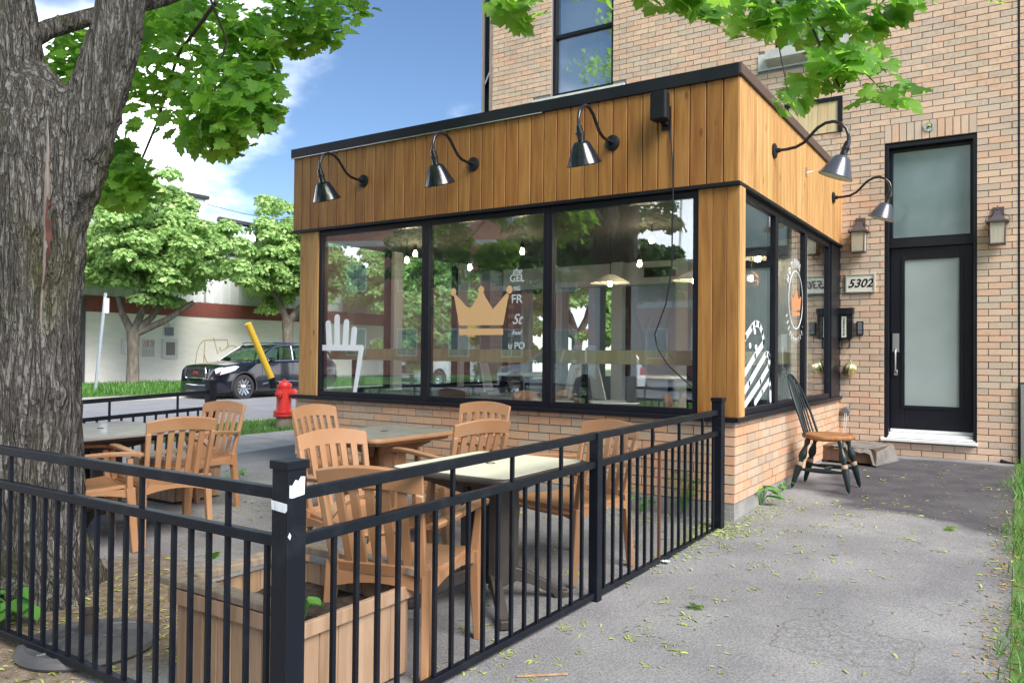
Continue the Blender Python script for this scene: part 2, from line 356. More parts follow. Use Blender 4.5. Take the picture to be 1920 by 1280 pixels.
def asphalt_mat(name, dark_patch=False, base=(.195,.188,.195), base2=(.285,.275,.275), dirt=False):
    m = bpy.data.materials.new(name); m.use_nodes = True; nt = m.node_tree; N = nt.nodes.new; L = nt.links.new
    b = nt.nodes['Principled BSDF']; b.inputs['Roughness'].default_value = .88; b.inputs['Specular IOR Level'].default_value = .35
    tc = N('ShaderNodeTexCoord'); P = tc.outputs['Object']
    def nz(s, d=6, off=0):
        mp = N('ShaderNodeMapping'); mp.inputs['Location'].default_value = (off, off, 0); L(P, mp.inputs[0])
        n = N('ShaderNodeTexNoise'); n.inputs['Scale'].default_value = s; n.inputs['Detail'].default_value = d; L(mp.outputs[0], n.inputs['Vector']); return n.outputs[0]
    def mix(fac, a, c):
        x = N('ShaderNodeMix'); x.data_type = 'RGBA'
        for i, v in ((0, fac), (6, a), (7, c)):
            if isinstance(v, tuple): x.inputs[i].default_value = (*v, 1)
            elif isinstance(v, float): x.inputs[i].default_value = v
            else: L(v, x.inputs[i])
        return x.outputs[2]
    def mr(src, a, c, lo=0.0, hi=1.0):
        x = N('ShaderNodeMapRange'); x.inputs[1].default_value = a; x.inputs[2].default_value = c; x.inputs[3].default_value = lo; x.inputs[4].default_value = hi; L(src, x.inputs[0]); return x.outputs[0]
    def ma(op, a, c):
        x = N('ShaderNodeMath'); x.operation = op
        for i, v in enumerate((a, c)):
            if isinstance(v, (int, float)): x.inputs[i].default_value = v
            else: L(v, x.inputs[i])
        return x.outputs[0]
    col = mix(mr(nz(1.7, 7), .35, .68), base, base2)
    sx = N('ShaderNodeSeparateXYZ'); L(P, sx.inputs[0])
    if dark_patch:
        # a newer, darker asphalt repair in front of the door, edge wandering
        wob = ma('MULTIPLY', ma('SUBTRACT', nz(2.2, 3, 5), .5), .75)
        edge = ma('ADD', ma('MULTIPLY', sx.outputs[0], .58), ma('ADD', sx.outputs[1], wob))   # y + .58 x
        f1 = mr(edge, 5.72, 5.95)
        f2 = mr(ma('ADD', sx.outputs[1], ma('MULTIPLY', wob, .5)), 8.95, 9.1, 1, 0)
        f3 = mr(ma('ADD', sx.outputs[0], ma('MULTIPLY', wob, .7)), -1.5, -1.3)
        f = ma('MULTIPLY', ma('MULTIPLY', f1, f2), f3)
        col = mix(f, col, mix(mr(nz(5, 5, 3), .35, .7), (.062,.058,.066), (.098,.092,.100)))
        # greenish stain along the patch and a squarish old repair
        g = ma('MULTIPLY', mr(ma('ABSOLUTE', ma('SUBTRACT', edge, 5.35), 0), 0, .28, 1, 0), mr(nz(4, 5, 9), .50, .66, 0, .55))
        col = mix(g, col, (.13,.16,.10))
        rx = ma('ABSOLUTE', ma('SUBTRACT', sx.outputs[0], -.63), 0); ry = ma('ABSOLUTE', ma('SUBTRACT', sx.outputs[1], 3.60), 0)
        wo2 = ma('MULTIPLY', ma('SUBTRACT', nz(9, 3, 2), .5), .12)
        q = ma('MAXIMUM', ma('SUBTRACT', rx, .27), ma('SUBTRACT', ry, .19)); q = ma('ADD', q, wo2)
        col = mix(mr(q, -.01, .01, .75, 0), col, mix(mr(nz(38, 5, 4), .36, .64), (.17,.17,.175), (.265,.26,.262)))
        crack = mr(ma('ABSOLUTE', q, 0), 0, .006, .55, 0); col = mix(crack, col, (.09,.075,.055))
        hc = ma('MULTIPLY', mr(ma('ABSOLUTE', ma('SUBTRACT', nz(1.15, 5, 11), .5), 0), 0, .0035, 1, 0), mr(nz(.8, 2, 17), .48, .58, 0, .6)); col = mix(hc, col, (.07,.06,.05))
        st_ = mr(nz(.9, 4, 23), .55, .72, 0, .35); col = mix(st_, col, (.14,.135,.14))
        ed = mr(ma('ADD', sx.outputs[0], ma('MULTIPLY', nz(6, 4, 1), .3)), -.02, .16, 0, .6); col = mix(ed, col, (.10,.095,.07))
    if dirt:
        # bare earth round the maple
        wob = ma('MULTIPLY', ma('SUBTRACT', nz(2.5, 5, 7), .5), 1.1)
        dx = ma('ADD', sx.outputs[0], 3.95); dy = ma('SUBTRACT', sx.outputs[1], 1.75)
        r = ma('ADD', ma('SQRT', ma('ADD', ma('MULTIPLY', dx, dx), ma('MULTIPLY', dy, dy)), 0), wob)
        col = mix(mr(r, .85, 1.15, 1, 0), col, mix(mr(nz(18, 6, 3), .35, .65), (.13,.095,.07), (.24,.18,.135)))
    vo = N('ShaderNodeTexVoronoi'); vo.inputs['Scale'].default_value = 190; L(P, vo.inputs['Vector'])
    agg = mr(vo.outputs['Color'], 0, 1)
    sc = N('ShaderNodeSeparateColor'); L(vo.outputs['Color'], sc.inputs[0])
    col2 = N('ShaderNodeMix'); col2.data_type = 'RGBA'; col2.blend_type = 'MULTIPLY'; col2.inputs[0].default_value = 1; L(col, col2.inputs[6])
    g = mr(sc.outputs[0], 0, 1, .74, 1.26); cb = N('ShaderNodeCombineColor')
    for i in range(3): L(g, cb.inputs[i])
    L(cb.outputs[0], col2.inputs[7]); L(col2.outputs[2], b.inputs['Base Color'])
    bp = N('ShaderNodeBump'); bp.inputs['Strength'].default_value = .7; bp.inputs['Distance'].default_value = .006
    hs = ma('ADD', ma('MULTIPLY', nz(70, 4), 1.0), ma('MULTIPLY', nz(4, 3), 1.2)); L(hs, bp.inputs['Height']); L(bp.outputs[0], b.inputs['Normal'])
    return m
M_ASPH = asphalt_mat('driveway_asphalt', True, dirt=True)
M_ROAD = asphalt_mat('road_asphalt', base=(.26,.26,.275), base2=(.31,.31,.325))
M_SIDE = mat('sidewalk_concrete', (.47,.45,.43), .9, vary=(3, (.36,.34,.325), .35, .65), bump=(60, .4))
M_EARTH = mat('verge_earth', (.13,.15,.05), 1, vary=(6, (.09,.19,.04), .3, .55), bump=(30, .8))
M_GROUND = mat('city_ground', (.14,.15,.12), 1, vary=(.2, (.2,.2,.19), .4, .6))

# ================================================================== THE SETTING
def sheet(name, x0, x1, y0, y1, zf, mt, nx=1, ny=1):
    b = MB(); b.grid(lambda u, v: (x0+(x1-x0)*u, y0+(y1-y0)*v, zf(x0+(x1-x0)*u, y0+(y1-y0)*v)), nx, ny)
    o = b.build(name, mt); tag(o, kind='structure'); return o
sheet('ground', -400, 400, -400, 400, lambda x, y: -.30, M_GROUND)
sheet('driveway', -7.4, -.02, -4.5, 9.30, lambda x, y: gz(y)+.003*math.sin(x*3)*math.cos(y*2.3), M_ASPH, 40, 80)
sheet('road', -20.2, -11.8, -90, 120, lambda x, y: -.135, M_ROAD, 2, 8)
sheet('cross_street', -11.8, 60, -17, -9, lambda x, y: -.139, M_ROAD, 2, 2)
sheet('verge', -.03, 6, -4.5, 9.3, lambda x, y: gz(y)+.003+.05*min(1, max(0, x+.02)), M_EARTH, 10, 12)
sheet('near_grass_strip', -11.65, -9.7, -4.5, 60, lambda x, y: -.02, M_EARTH, 2, 12)
sheet('far_grass_strip', -27.2, -20.35, -90, 120, lambda x, y: -.02, M_EARTH, 2, 12)
sheet('corner_lawn', -11.65, 60, -9, -6.2, lambda x, y: -.02, M_EARTH, 8, 2)
sheet('far_lawn', -11.65, 60, -60, -17, lambda x, y: -.03, M_EARTH, 8, 8)
sheet('back_lot', -9.7, -6.2, 9.3, 60, lambda x, y: -.03, M_SIDE, 2, 8)
def walk(name, x0, x1, y0, y1, step, axis, z):
    root = empty(name, (0, 0, z), kind='structure'); sl = None
    n = int(round(((y1-y0) if axis else (x1-x0))/step))
    for i in range(n):
        if sl is None:
            b = MB(); w = (x1-x0, step) if axis else (step, y1-y0); b.box((.006, .006, -.10), (w[0]-.006, w[1]-.006, 0)); sl = b.mesh('slab', M_SIDE)
        obj('slab', sl, root, None, (x0, y0+i*step, 0) if axis else (x0+i*step, y0, 0))
    b = MB(); b.box((x0, y0, -.14), (x1, y1, -.02)); b.build('slab_bed', M_CONC, root); return root
walk('sidewalk', -9.7, -7.4, -4.5, 30, 1.5, 1, -.004)
walk('far_sidewalk', -28.8, -27.2, 0, 60, 1.5, 1, 0.0)
walk('south_sidewalk', -9.7, 20, -6.2, -4.5, 1.5, 0, -.002)
def curb(name, pts):
    root = empty(name, (0,0,0), kind='structure'); (x, y0), (_, y1) = pts; L_ = 2.4; n = int((y1-y0)/L_); b = MB(); b.box((-.075, .005, -.2), (.075, L_-.005, 0)); me = b.mesh('curb_stone', M_SIDE)
    for i in range(n): obj('curb_stone', me, root, None, (x, y0+i*L_, -.008))
curb('near_curb', [(-11.725, -4.5), (0, 50)]); curb('far_curb', [(-20.275, -10), (0, 60)])

# ------------------------------------------------------------------ bricks
UNIT = MB(); UNIT.box((0,0,0), (1,1,1)); UNIT_BRICK = UNIT.mesh('brick', M_BRICK)
WARM_LIT = [(.62,.375,.235),(.52,.385,.28),(.64,.395,.25),(.60,.34,.205),(.47,.345,.25),(.63,.39,.255),(.53,.40,.29),(.61,.345,.21),(.58,.365,.24),(.49,.36,.26)]  # house brick tinted warmer: the low walls' orange light put into the colour
M_BRICKW = mat('brick_face_warm_lit', rough=.85, objrand=WARM_LIT, vary=(30, (.8,.78,.76), .45, .75), bump=(60, .25), grime=.45)
M_BRICKWM = mat('brick_face_warm_lit_many', rough=.85, objrand=WARM_LIT, attr=True, vary=(30, (.8,.78,.76), .45, .75), bump=(60, .25), grime=.45)
UNIT2 = MB(); UNIT2.box((0,0,0), (1,1,1)); UNIT_WARM_LIT = UNIT2.mesh('brick', M_BRICKW)
HC, BL = .0668, .2005
def brick_rects(u0, u1, z0, z1, openings, off=0, bl=BL):
    out = []; nrow = int(round((z1-z0)/HC)); j = .0038
    for r in range(nrow):
        a, b = z0+r*HC, z0+(r+1)*HC
        segs = [(u0, u1)]
        for ou0, ou1, oz0, oz1 in openings:
            if oz0 < b-.012 and oz1 > a+.012:
                ns = []
                for s0, s1 in segs:
                    if ou1 <= s0 or ou0 >= s1: ns.append((s0, s1)); continue
                    if ou0 > s0: ns.append((s0, ou0))
                    if ou1 < s1: ns.append((ou1, s1))
                segs = ns
        st = off+(bl/2 if r % 2 else 0)
        for s0, s1 in segs:
            k = math.floor((s0-st)/bl); x = st+k*bl
            while x < s1-1e-4:
                p, q = max(x, s0), min(x+bl, s1)
                if q-p > .03: out.append((p+(j if p > s0+1e-4 else .001), q-(j if q < s1-1e-4 else .001), a+j, b-j))
                x += bl
    return out
def lay(rects, parent, toworld, n_single, key):
    """toworld(u0,u1,z0,z1,depth)->(min,max). the n_single first by key are objects, the rest one stuff part"""
    rects = sorted(rects, key=key); b = MB()
    for i, r in enumerate(rects):
        d = .008+random.random()*.0045; lo, hi = toworld(*r, d)
        if i < n_single:
            o = obj('brick', UNIT_BRICK, parent); o.location = lo; o.scale = [max(1e-4, hi[k]-lo[k]) for k in range(3)]
        else: b.box(lo, hi, val=random.random()+1e-4)
    if b.v:
        o = b.build('brick_course', M_BRICKM, parent); o['kind'] = 'stuff'
WY = 9.24
XL, XR = -6.37, 2.6
house = empty('brick_building', (0, WY, 0), label='tall peach brick building with black door behind the cafe', cat='building')
house_loc = Vector((0, WY, 0))
def hp(b, name, m, **k):   # part of the house built in world coords
    o = b.build(name, m, house, **k); o.location = -house_loc; return o
OPEN = [(-5.40, -4.46, 4.77, 6.35), (-2.39, -1.56, 4.78, 6.3), (-1.22, -.36, .36, 3.545), (-2.27, -1.645, 3.745, 4.14), (-2.577, -1.40, 4.575, 4.775), (-5.69, -4.29, 4.70, 4.765), (-1.22, -.36, 3.545, 3.742)]
rects = brick_rects(XL, -.011, .135, 7.1, OPEN, off=-.36)+brick_rects(.007, XR, .135, 7.1, [(.0, .31, .1, .99)], off=.05)
rects = [r for r in rects if not (r[0] > -6.1 and r[1] < -1.75 and r[3] < 3.2)]
lay(rects, house, lambda u0, u1, z0, z1, d: ((u0, -d, z0), (u1, .0, z1)), 300, lambda r: abs((r[0]+r[1])/2+.75)*1.1+max(0, abs((r[2]+r[3])/2-2.0)-1.6)*2)
b = MB()   # mortar backing with real openings
def wall_with_holes(b, u0, u1, z0, z1, holes, f):
    us = sorted({u0, u1, *[h[0] for h in holes], *[h[1] for h in holes]}); zs = sorted({z0, z1, *[h[2] for h in holes], *[h[3] for h in holes]})
    for i in range(len(us)-1):
        for j in range(len(zs)-1):
            cu, cz = (us[i]+us[i+1])/2, (zs[j]+zs[j+1])/2
            if any(h[0] < cu < h[1] and h[2] < cz < h[3] for h in holes) or us[i+1] <= u0 or us[i] >= u1: continue
            b.box(*f(us[i], us[i+1], zs[j], zs[j+1]))
wall_with_holes(b, XL, XR, -.2, 7.1, [OPEN[0], OPEN[1], OPEN[2], (-6.0, -1.95, .3, 2.7)], lambda a, c, d, e: ((a, WY+.002, d), (c, WY+.22, e)))
hp(b, 'mortar_wall', M_MORTAR)
b = MB()   # expansion joint
b.box((-.010, WY-.012, .1), (.006, WY+.002, 7.1)); hp(b, 'expansion_joint', M_BLACK)
# soldier course over the door
n = 12
for i in range(n):
    o = obj('brick', UNIT_BRICK, house); w = .86/n; o.location = (-1.22+i*w+.004, -.012, 3.549); o.scale = (w-.008, .012, .190)
# upper windows
def sash(x0, x1, z0, z1, zm, y=WY+.07):
    w = MB(); t = .05
    for a, c in (((x0, z0), (x0+t, z1)), ((x1-t, z0), (x1, z1)), ((x0+t, z1-t), (x1-t, z1)), ((x0+t, z0), (x1-t, z0+t)), ((x0+t, zm-.025), (x1-t, zm+.025))):
        w.box((a[0], y-.03, a[1]), (c[0], y+.04, c[1]))
    f = hp(w, 'window_frame', M_BLACK, bevel=.004)
    g = MB(); g.box((x0+t, y+.012, z0+t), (x1-t, y+.02, z1-t)); p = g.build('pane', M_UPGLASS, f)
    c = MB(); c.box((x0+t, y+.10, z0+t), (x1-t, y+.13, z1-t)); c.build('curtain', M_WHITE, f)
sash(-5.40, -4.46, 4.77, 6.35, 5.60); sash(-2.39, -1.56, 4.78, 6.3, 5.6)
b = MB(); b.box((-5.685, WY-.035, 4.70), (-4.29, WY+.05, 4.763)); hp(b, 'window_sill', M_LIME, bevel=.004)
b = MB(); b.box((-2.577, WY-.02, 4.578), (-1.40, WY+.02, 4.772)); M_ = Matrix(((0,0,1,-2.46),(1,0,0,WY-.02),(0,1,0,4.60),(0,0,0,1)))
b.prism([(0,0),(-.10,.04),(-.13,.06),(-.14,.165),(0,.165)], .92, M_); hp(b, 'window_sill', M_LIME)
# wooden vent panel
b = MB()
for a, c in (((-2.27, 4.095), (-1.645, 4.14)), ((-1.69, 3.745), (-1.645, 4.095)), ((-2.27, 3.745), (-2.225, 4.095))): b.box((a[0], WY-.035, a[1]), (c[0], WY+.004, c[1]))
hp(b, 'vent_frame', M_BLACK)
for i in range(5):
    b = MB(); w = .107; b.box((-2.225+i*w+.002, WY-.02, 3.75), (-2.225+(i+1)*w-.002, WY, 4.094)); hp(b, 'vent_plank', wood('pale_vent_wood', [(.74,.58,.34),(.78,.62,.38),(.70,.53,.30)], (.85,.78,.68)))
# chamfered bay at the left end with a narrow window
b = MB(); p0, p1 = Vector((XL, WY, 0)), Vector((-7.20, 10.13, 0)); d = (p1-p0).normalized(); nrm = Vector((-d.y, d.x, 0))
if nrm.y > 0: nrm = -nrm
def bay_box(b, s0, s1, z0, z1, o0, o1, val=0.):
    M_ = Matrix((d, nrm, Vector((0,0,1)))).transposed().to_4x4(); M_.translation = p0; b.box((s0, o0, z0), (s1, o1, z1), M_, val)
bay_box(b, 0.0, 1.2, -.2, .85, -.22, -.002); bay_box(b, 0.0, 1.2, 2.6, 4.25, -.22, -.002); bay_box(b, 0, .12, .85, 2.6, -.22, -.002); bay_box(b, 1.08, 1.2, .85, 2.6, -.22, -.002); bay_box(b, 0, .30, 4.25, 7.1, -.22, -.002); bay_box(b, .95, 1.2, 4.25, 7.1, -.22, -.002); hp(b, 'bay_wall', M_MORTAR)
b = MB()
for r in brick_rects(0, 1.2, 3.0, 7.1, [(.30, .95, 4.25, 7.0)]): bay_box(b, *r, 0, .01, random.random()+1e-4)
o = hp(b, 'brick_course', M_BRICKM); o['kind'] = 'stuff'
b = MB(); bay_box(b, .30, .37, 4.25, 7.0, -.1, .004); bay_box(b, .88, .95, 4.25, 7.0, -.1, .004); bay_box(b, .37, .88, 5.4, 5.46, -.08, 0); f = hp(b, 'window_frame', M_BLACK)
b = MB(); bay_box(b, .37, .88, 4.25, 7.0, -.06, -.05); b.build('pane', M_UPGLASS, f)
b = MB(); b.box((XL, WY+.25, -.2), (XL+.2, WY+8, .85)); b.box((XL, WY+.25, 2.6), (XL+.2, WY+8, 7.1)); b.box((XL, WY+4.0, .85), (XL+.2, WY+8, 2.6)); b.box((XR-.2, WY+.25, -.2), (XR, WY+8, 7.1)); b.box((XL, WY+8, -.2), (XR, WY+8.2, 7.1)); b.box((XL, WY+.23, 6.95), (XR, WY+8.2, 7.12)); hp(b, 'rear_wall', M_REDBRICK)
# ---- door
door = MB(); x0, x1, zb = -1.213, -.36, .40
jm = MB()
for a, c in (((x0, zb), (x0+.035, 3.53)), ((x1-.035, zb), (x1, 3.53)), ((x0+.035, 3.49), (x1-.035, 3.53))): jm.box((a[0], WY-.004, a[1]), (c[0], WY+.20, c[1]))
jm.box((x0+.035, WY+.06, 2.42), (x1-.035, WY+.20, 2.50)); hp(jm, 'door_frame', M_BLACK, bevel=.003)
tr = MB(); t = .03
for a, c in (((x0+.035, 2.50), (x0+.035+t, 3.49)), ((x1-.035-t, 2.50), (x1-.035, 3.49)), ((x0+.065, 3.46), (x1-.065, 3.49)), ((x0+.065, 2.50), (x1-.065, 2.53))): tr.box((a[0], WY+.08, a[1]), (c[0], WY+.14, c[1]))
tf = hp(tr, 'transom_window', M_BLACK, bevel=.003)
g = MB(); g.box((x0+.065, WY+.115, 2.53), (x1-.065, WY+.125, 3.46)); g.build('pane', M_FROST, tf)
dl = MB(); a0, a1 = x0+.04, x1-.04; y0, y1 = WY+.10, WY+.145; gx0, gx1, gz0, gz1 = -1.037, -.516, .725, 2.295
dl.box((a0, y0, .44), (gx0, y1, 2.42)); dl.box((gx1, y0, .44), (a1, y1, 2.42)); dl.box((gx0, y0, .44), (gx1, y1, gz0)); dl.box((gx0, y0, gz1), (gx1, y1, 2.42))
for a, c in (((gx0-.03, gz0-.03), (gx0+.006, gz1+.03)), ((gx1-.006, gz0-.03), (gx1+.03, gz1+.03)), ((gx0+.006, gz1-.006), (gx1-.006, gz1+.03)), ((gx0+.006, gz0-.03), (gx1-.006, gz0+.006))): dl.box((a[0], y0-.012, a[1]), (c[0], y0-.001, c[1]))
dd = hp(dl, 'door', M_BLACK, bevel=.004)
g = MB(); g.box((gx0, y0+.01, gz0), (gx1, y0+.03, gz1)); g.build('door_glass', M_FROST2, dd)
h = MB(); h.box((-1.150, y0-.014, 1.30), (-1.085, y0-.001, 1.50)); h.lathe([(.0,0),(.014,0),(.014,.012),(0,.012)], (-1.117, y0-.014, 1.46), 12, Matrix.Rotation(R(90), 3, 'X'))
h.tube([(-1.117, y0-.015, 1.33), (-1.117, y0-.055, 1.315), (-1.117, y0-.06, 1.27), (-1.117, y0-.055, 1.10), (-1.117, y0-.012, 1.08)], .011, 10); h.box((-1.135, y0-.012, 1.05), (-1.10, y0-.001, 1.11))
h.build('door_handle', M_STEEL, dd, smooth=40)
s_ = MB(); s_.box((-1.19, WY+.03, .415), (-.375, WY+.10, .44)); s_.box((-1.19, WY-.0, .385), (-.375, WY+.08, .413)); s_.box((-1.245, WY-.075, .355), (-.355, WY-.005, .383)); s_.box((-1.17, WY+.085, .443), (-.395, WY+.099, .475))
hp(s_, 'threshold', M_WHITE, bevel=.003)
b = MB(); b.box((-1.2, WY+.21, .3), (-.37, WY+.24, 3.55)); hp(b, 'door_backing', M_INTD)
b = MB(); b.box((-3, WY-.02, -.1), (2.6, WY+.1, .13)); hp(b, 'footing', M_CONC)

# ================================================================== THE CAFE ANNEX
annex = empty('cafe_annex', (-3.9, 7.3, 0), label='low wood clad cafe extension with large black framed windows', cat='building')
AL_ = Vector((-3.9, 7.3, 0))
def ap(b, name, m, **k):
    par = k.pop('parent', None)
    o = b.build(name, m, par or annex, **k)
    if par is None: o.location = -AL_
    return o
AY, BX, LX = 5.45, -1.671, -6.15      # brick planes: front, side, left end
BZ0, BZ1 = .207, .776
b = MB()
def solid_base(b):
    b.box((LX+.01, AY+.012, BZ0-.5), (BX-.012, AY+.2, BZ1)); b.box((BX-.2, AY+.2, BZ0-.5), (BX-.012, WY, BZ1)); b.box((LX+.01, AY+.2, BZ0-.5), (LX+.2, WY, BZ1))
solid_base(b); ap(b, 'mortar_wall', M_MORTAR)
b = MB(); b.box((LX+.02, AY+.001, -.3), (BX-.03, AY+.011, BZ0-.003)); b.box((BX-.011, AY+.02, -.3), (BX-.025, WY, BZ0-.003)); 
b.box((BX-.05, AY+.004, -.3), (BX-.012, AY+.05, BZ0-.003)); ap(b, 'foundation', M_CONC)
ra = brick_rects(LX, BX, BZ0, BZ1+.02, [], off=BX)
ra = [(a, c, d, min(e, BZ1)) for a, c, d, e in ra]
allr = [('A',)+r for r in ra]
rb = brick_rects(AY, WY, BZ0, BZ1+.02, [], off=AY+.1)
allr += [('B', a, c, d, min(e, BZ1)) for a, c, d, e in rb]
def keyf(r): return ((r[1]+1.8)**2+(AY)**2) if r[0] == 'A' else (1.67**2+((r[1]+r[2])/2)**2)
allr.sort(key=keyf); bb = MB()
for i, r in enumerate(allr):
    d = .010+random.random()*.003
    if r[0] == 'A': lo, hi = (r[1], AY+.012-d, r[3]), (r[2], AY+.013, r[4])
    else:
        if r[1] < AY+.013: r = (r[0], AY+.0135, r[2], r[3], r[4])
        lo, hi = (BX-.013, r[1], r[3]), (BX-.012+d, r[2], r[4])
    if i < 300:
        o = obj('brick', UNIT_WARM_LIT, annex); o.location = Vector(lo)-AL_; o.scale = [hi[k]-lo[k] for k in range(3)]
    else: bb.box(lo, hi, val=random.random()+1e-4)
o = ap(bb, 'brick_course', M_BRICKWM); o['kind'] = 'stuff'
# sill
b = MB(); b.box((LX-.05, AY-.035, .778), (BX+.035, AY+.08, .812)); b.box((BX-.08, AY+.08, .778), (BX+.035, WY-.02, .812)); b.box((LX-.05, AY+.08, .778), (LX+.08, WY, .812)); ap(b, 'sill', M_BLACK, bevel=.004)
# fascia planks (front)
FY, FX, FL = 5.437, -1.647, -6.208; FZ0, FZ1 = 2.475, 3.218; CAP = 3.30
x = FL; i = 0
W_ = .1235
me_cache = {}
def plank(parent, nm, lo, hi, m, loc0):
    key = (round(hi[0]-lo[0], 3), round(hi[1]-lo[1], 3), round(hi[2]-lo[2], 3), m.name)
    if key not in me_cache:
        p = MB(); p.box((0,0,0), [hi[k]-lo[k] for k in range(3)]); me_cache[key] = p.mesh(nm, m)
        bm = bmesh.new(); bm.from_mesh(me_cache[key]); bmesh.ops.bevel(bm, geom=[e for e in bm.edges if abs((e.verts[0].co-e.verts[1].co).z) > .1], offset=.0035, segments=1, affect='EDGES'); bm.to_mesh(me_cache[key]); bm.free()
    o = obj(nm, me_cache[key], parent); o.location = Vector(lo)-loc0; return o
while x < FX-.03:
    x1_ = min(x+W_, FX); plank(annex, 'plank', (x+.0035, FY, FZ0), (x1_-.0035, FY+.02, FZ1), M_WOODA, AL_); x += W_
y = FY+.0215
while y < WY-.02:
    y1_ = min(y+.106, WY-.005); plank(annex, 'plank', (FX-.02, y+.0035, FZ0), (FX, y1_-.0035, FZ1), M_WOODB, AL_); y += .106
b = MB(); b.box((FL+.02, FY+.021, 2.45), (FX-.021, FY+.06, CAP)); b.box((FX-.06, FY+.06, 2.45), (FX-.021, WY, CAP)); b.box((FL+.02, FY+.06, 2.45), (FL+.06, WY, CAP)); ap(b, 'fascia_backing', M_BLACK)
b = MB(); b.box((FL-.02, FY-.022, FZ1-.01), (FX+.0, FY+.05, CAP)); ap(b, 'roof_cap', M_BLACK, bevel=.003)
b = MB(); b.box((FL-.02, FY-.026, FZ1-.018), (FX-1.6, FY-.004, FZ1-.011)); ap(b, 'drip_edge', M_STEEL)
b = MB(); b.box((FX+.001, FY-.02, FZ1+.005), (FX+.022, WY-.015, CAP+.0)); ap(b, 'roof_cap', M_BROWNCAP, bevel=.003)
b = MB(); b.box((FL+.06, FY+.06, 3.14), (FX-.06, WY-.01, 3.2)); ap(b, 'roof', M_INTD)
b = MB(); b.box((FL-.01, FY-.008, 2.446), (FX+.01, FY+.06, 2.472)); b.box((FX-.06, FY+.06, 2.446), (FX+.01, WY-.02, 2.472)); ap(b, 'fascia_trim', M_BLACK, bevel=.003)
b = MB(); b.box((LX+.03, FY+.075, 2.40), (BX-.03, WY, 2.444)); ap(b, 'ceiling', M_CEIL)
# pillars
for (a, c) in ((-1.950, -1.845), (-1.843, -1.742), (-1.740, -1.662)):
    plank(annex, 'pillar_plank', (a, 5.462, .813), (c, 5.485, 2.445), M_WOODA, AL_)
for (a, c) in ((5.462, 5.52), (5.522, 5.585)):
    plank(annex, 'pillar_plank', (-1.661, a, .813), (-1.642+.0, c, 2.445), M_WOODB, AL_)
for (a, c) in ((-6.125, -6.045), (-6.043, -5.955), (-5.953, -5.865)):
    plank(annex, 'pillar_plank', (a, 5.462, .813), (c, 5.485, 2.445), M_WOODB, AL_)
b = MB(); b.box((-1.95, 5.486, .813), (-1.662, 5.6, 2.445)); b.box((-6.12, 5.486, .813), (-5.865, 5.6, 2.445)); ap(b, 'post_core', M_BLACK)
# window frames + panes
def fr_bar(b, lo, hi): b.box(lo, hi)
def front_window(x0, x1):
    b = MB(); y0, y1 = 5.475, 5.55; z0, z1 = .813, 2.445; t = .042
    b.box((x0, y0, z0), (x0+t, y1, z1)); b.box((x1-t, y0, z0), (x1, y1, z1)); b.box((x0+t, y0, z1-.05), (x1-t, y1, z1)); b.box((x0+t, y0, z0), (x1-t, y1, z0+.045))
    f = ap(b, 'window_frame', M_BLACK, bevel=.003); g = MB(); g.box((x0+t, 5.495, z0+.045), (x1-t, 5.507, z1-.05)); ap(g, 'pane', M_GLASS, parent=f); return f
W3 = [front_window(-5.863, -4.497-.003), front_window(-4.497, -3.218-.003), front_window(-3.218, -1.952)]
def side_window(y0, y1, X, s):
    b = MB(); xa, xb = sorted((X, X-s*.075)); z0, z1 = .813, 2.445; t = .04
    b.box((xa, y0, z0), (xb, y0+t, z1)); b.box((xa, y1-t, z0), (xb, y1, z1)); b.box((xa, y0+t, z1-.05), (xb, y1-t, z1)); b.box((xa, y0+t, z0), (xb, y1-t, z0+.045))
    f = ap(b, 'window_frame', M_BLACK, bevel=.003); g = MB(); xg = X-s*.03; g.box((xg-.006, y0+t, z0+.045), (xg+.006, y1-t, z1-.05)); ap(g, 'pane', M_GLASS, parent=f); return f
WB = [side_window(5.60, 6.60, -1.68, 1), side_window(6.603, 7.652, -1.68, 1), side_window(7.655, 8.76, -1.68, 1)]
b = MB(); b.box((-1.755, 8.763, .813), (-1.665, 9.225, 2.445)); ap(b, 'corner_panel', M_BLACK)
for a, c in ((5.62, 6.75), (6.90, 8.02), (8.17, 9.2)): side_window(a, c, -6.12, -1)
b = MB(); b.box((-6.12, 6.753, .813), (-6.0, 6.897, 2.445)); b.box((-6.12, 8.023, .813), (-6.0, 8.167, 2.445)); ap(b, 'mullion_post', M_INTW)
# decals
def deco(poly, par, name, m, plane='A', t=.002):
    b = MB()
    if plane == 'A': M_ = Matrix(((1,0,0,0),(0,0,-1,5.493),(0,1,0,0),(0,0,0,1)))
    else: M_ = Matrix(((0,0,1,-1.703),(1,0,0,0),(0,1,0,0),(0,0,0,1)))
    b.prism(poly, t, M_); o = b.build(name, m, par); return o
def disc(cx, cz, r, n=20, ry=None): return [(cx+r*math.cos(2*math.pi*k/n), cz+(ry or r)*math.sin(2*math.pi*k/n)) for k in range(n)]
def capsule(x0, z0, x1, z1, r, n=8):
    d = math.atan2(z1-z0, x1-x0); return [(x1+r*math.cos(d+R(90)-math.pi*k/n), z1+r*math.sin(d+R(90)-math.pi*k/n)) for k in range(n+1)]+[(x0+r*math.cos(d-R(90)-math.pi*k/n), z0+r*math.sin(d-R(90)-math.pi*k/n)) for k in range(n+1)]
cr = [(-4.124,1.488),(-4.183,1.755),(-4.163,1.760),(-4.014,1.620),(-3.925,1.735),(-3.915,1.765),(-3.862,1.765),(-3.851,1.735),(-3.766,1.620),(-3.63,1.752),(-3.605,1.746),(-3.66,1.486)]
deco(cr, W3[1], 'crown_decal', M_DECALO)
for c in ((-4.191,1.784),(-3.89,1.791),(-3.599,1.783)): deco(disc(*c, .030, 20, .034), W3[1], 'crown_ball_decal', M_DECALO, t=.0024)
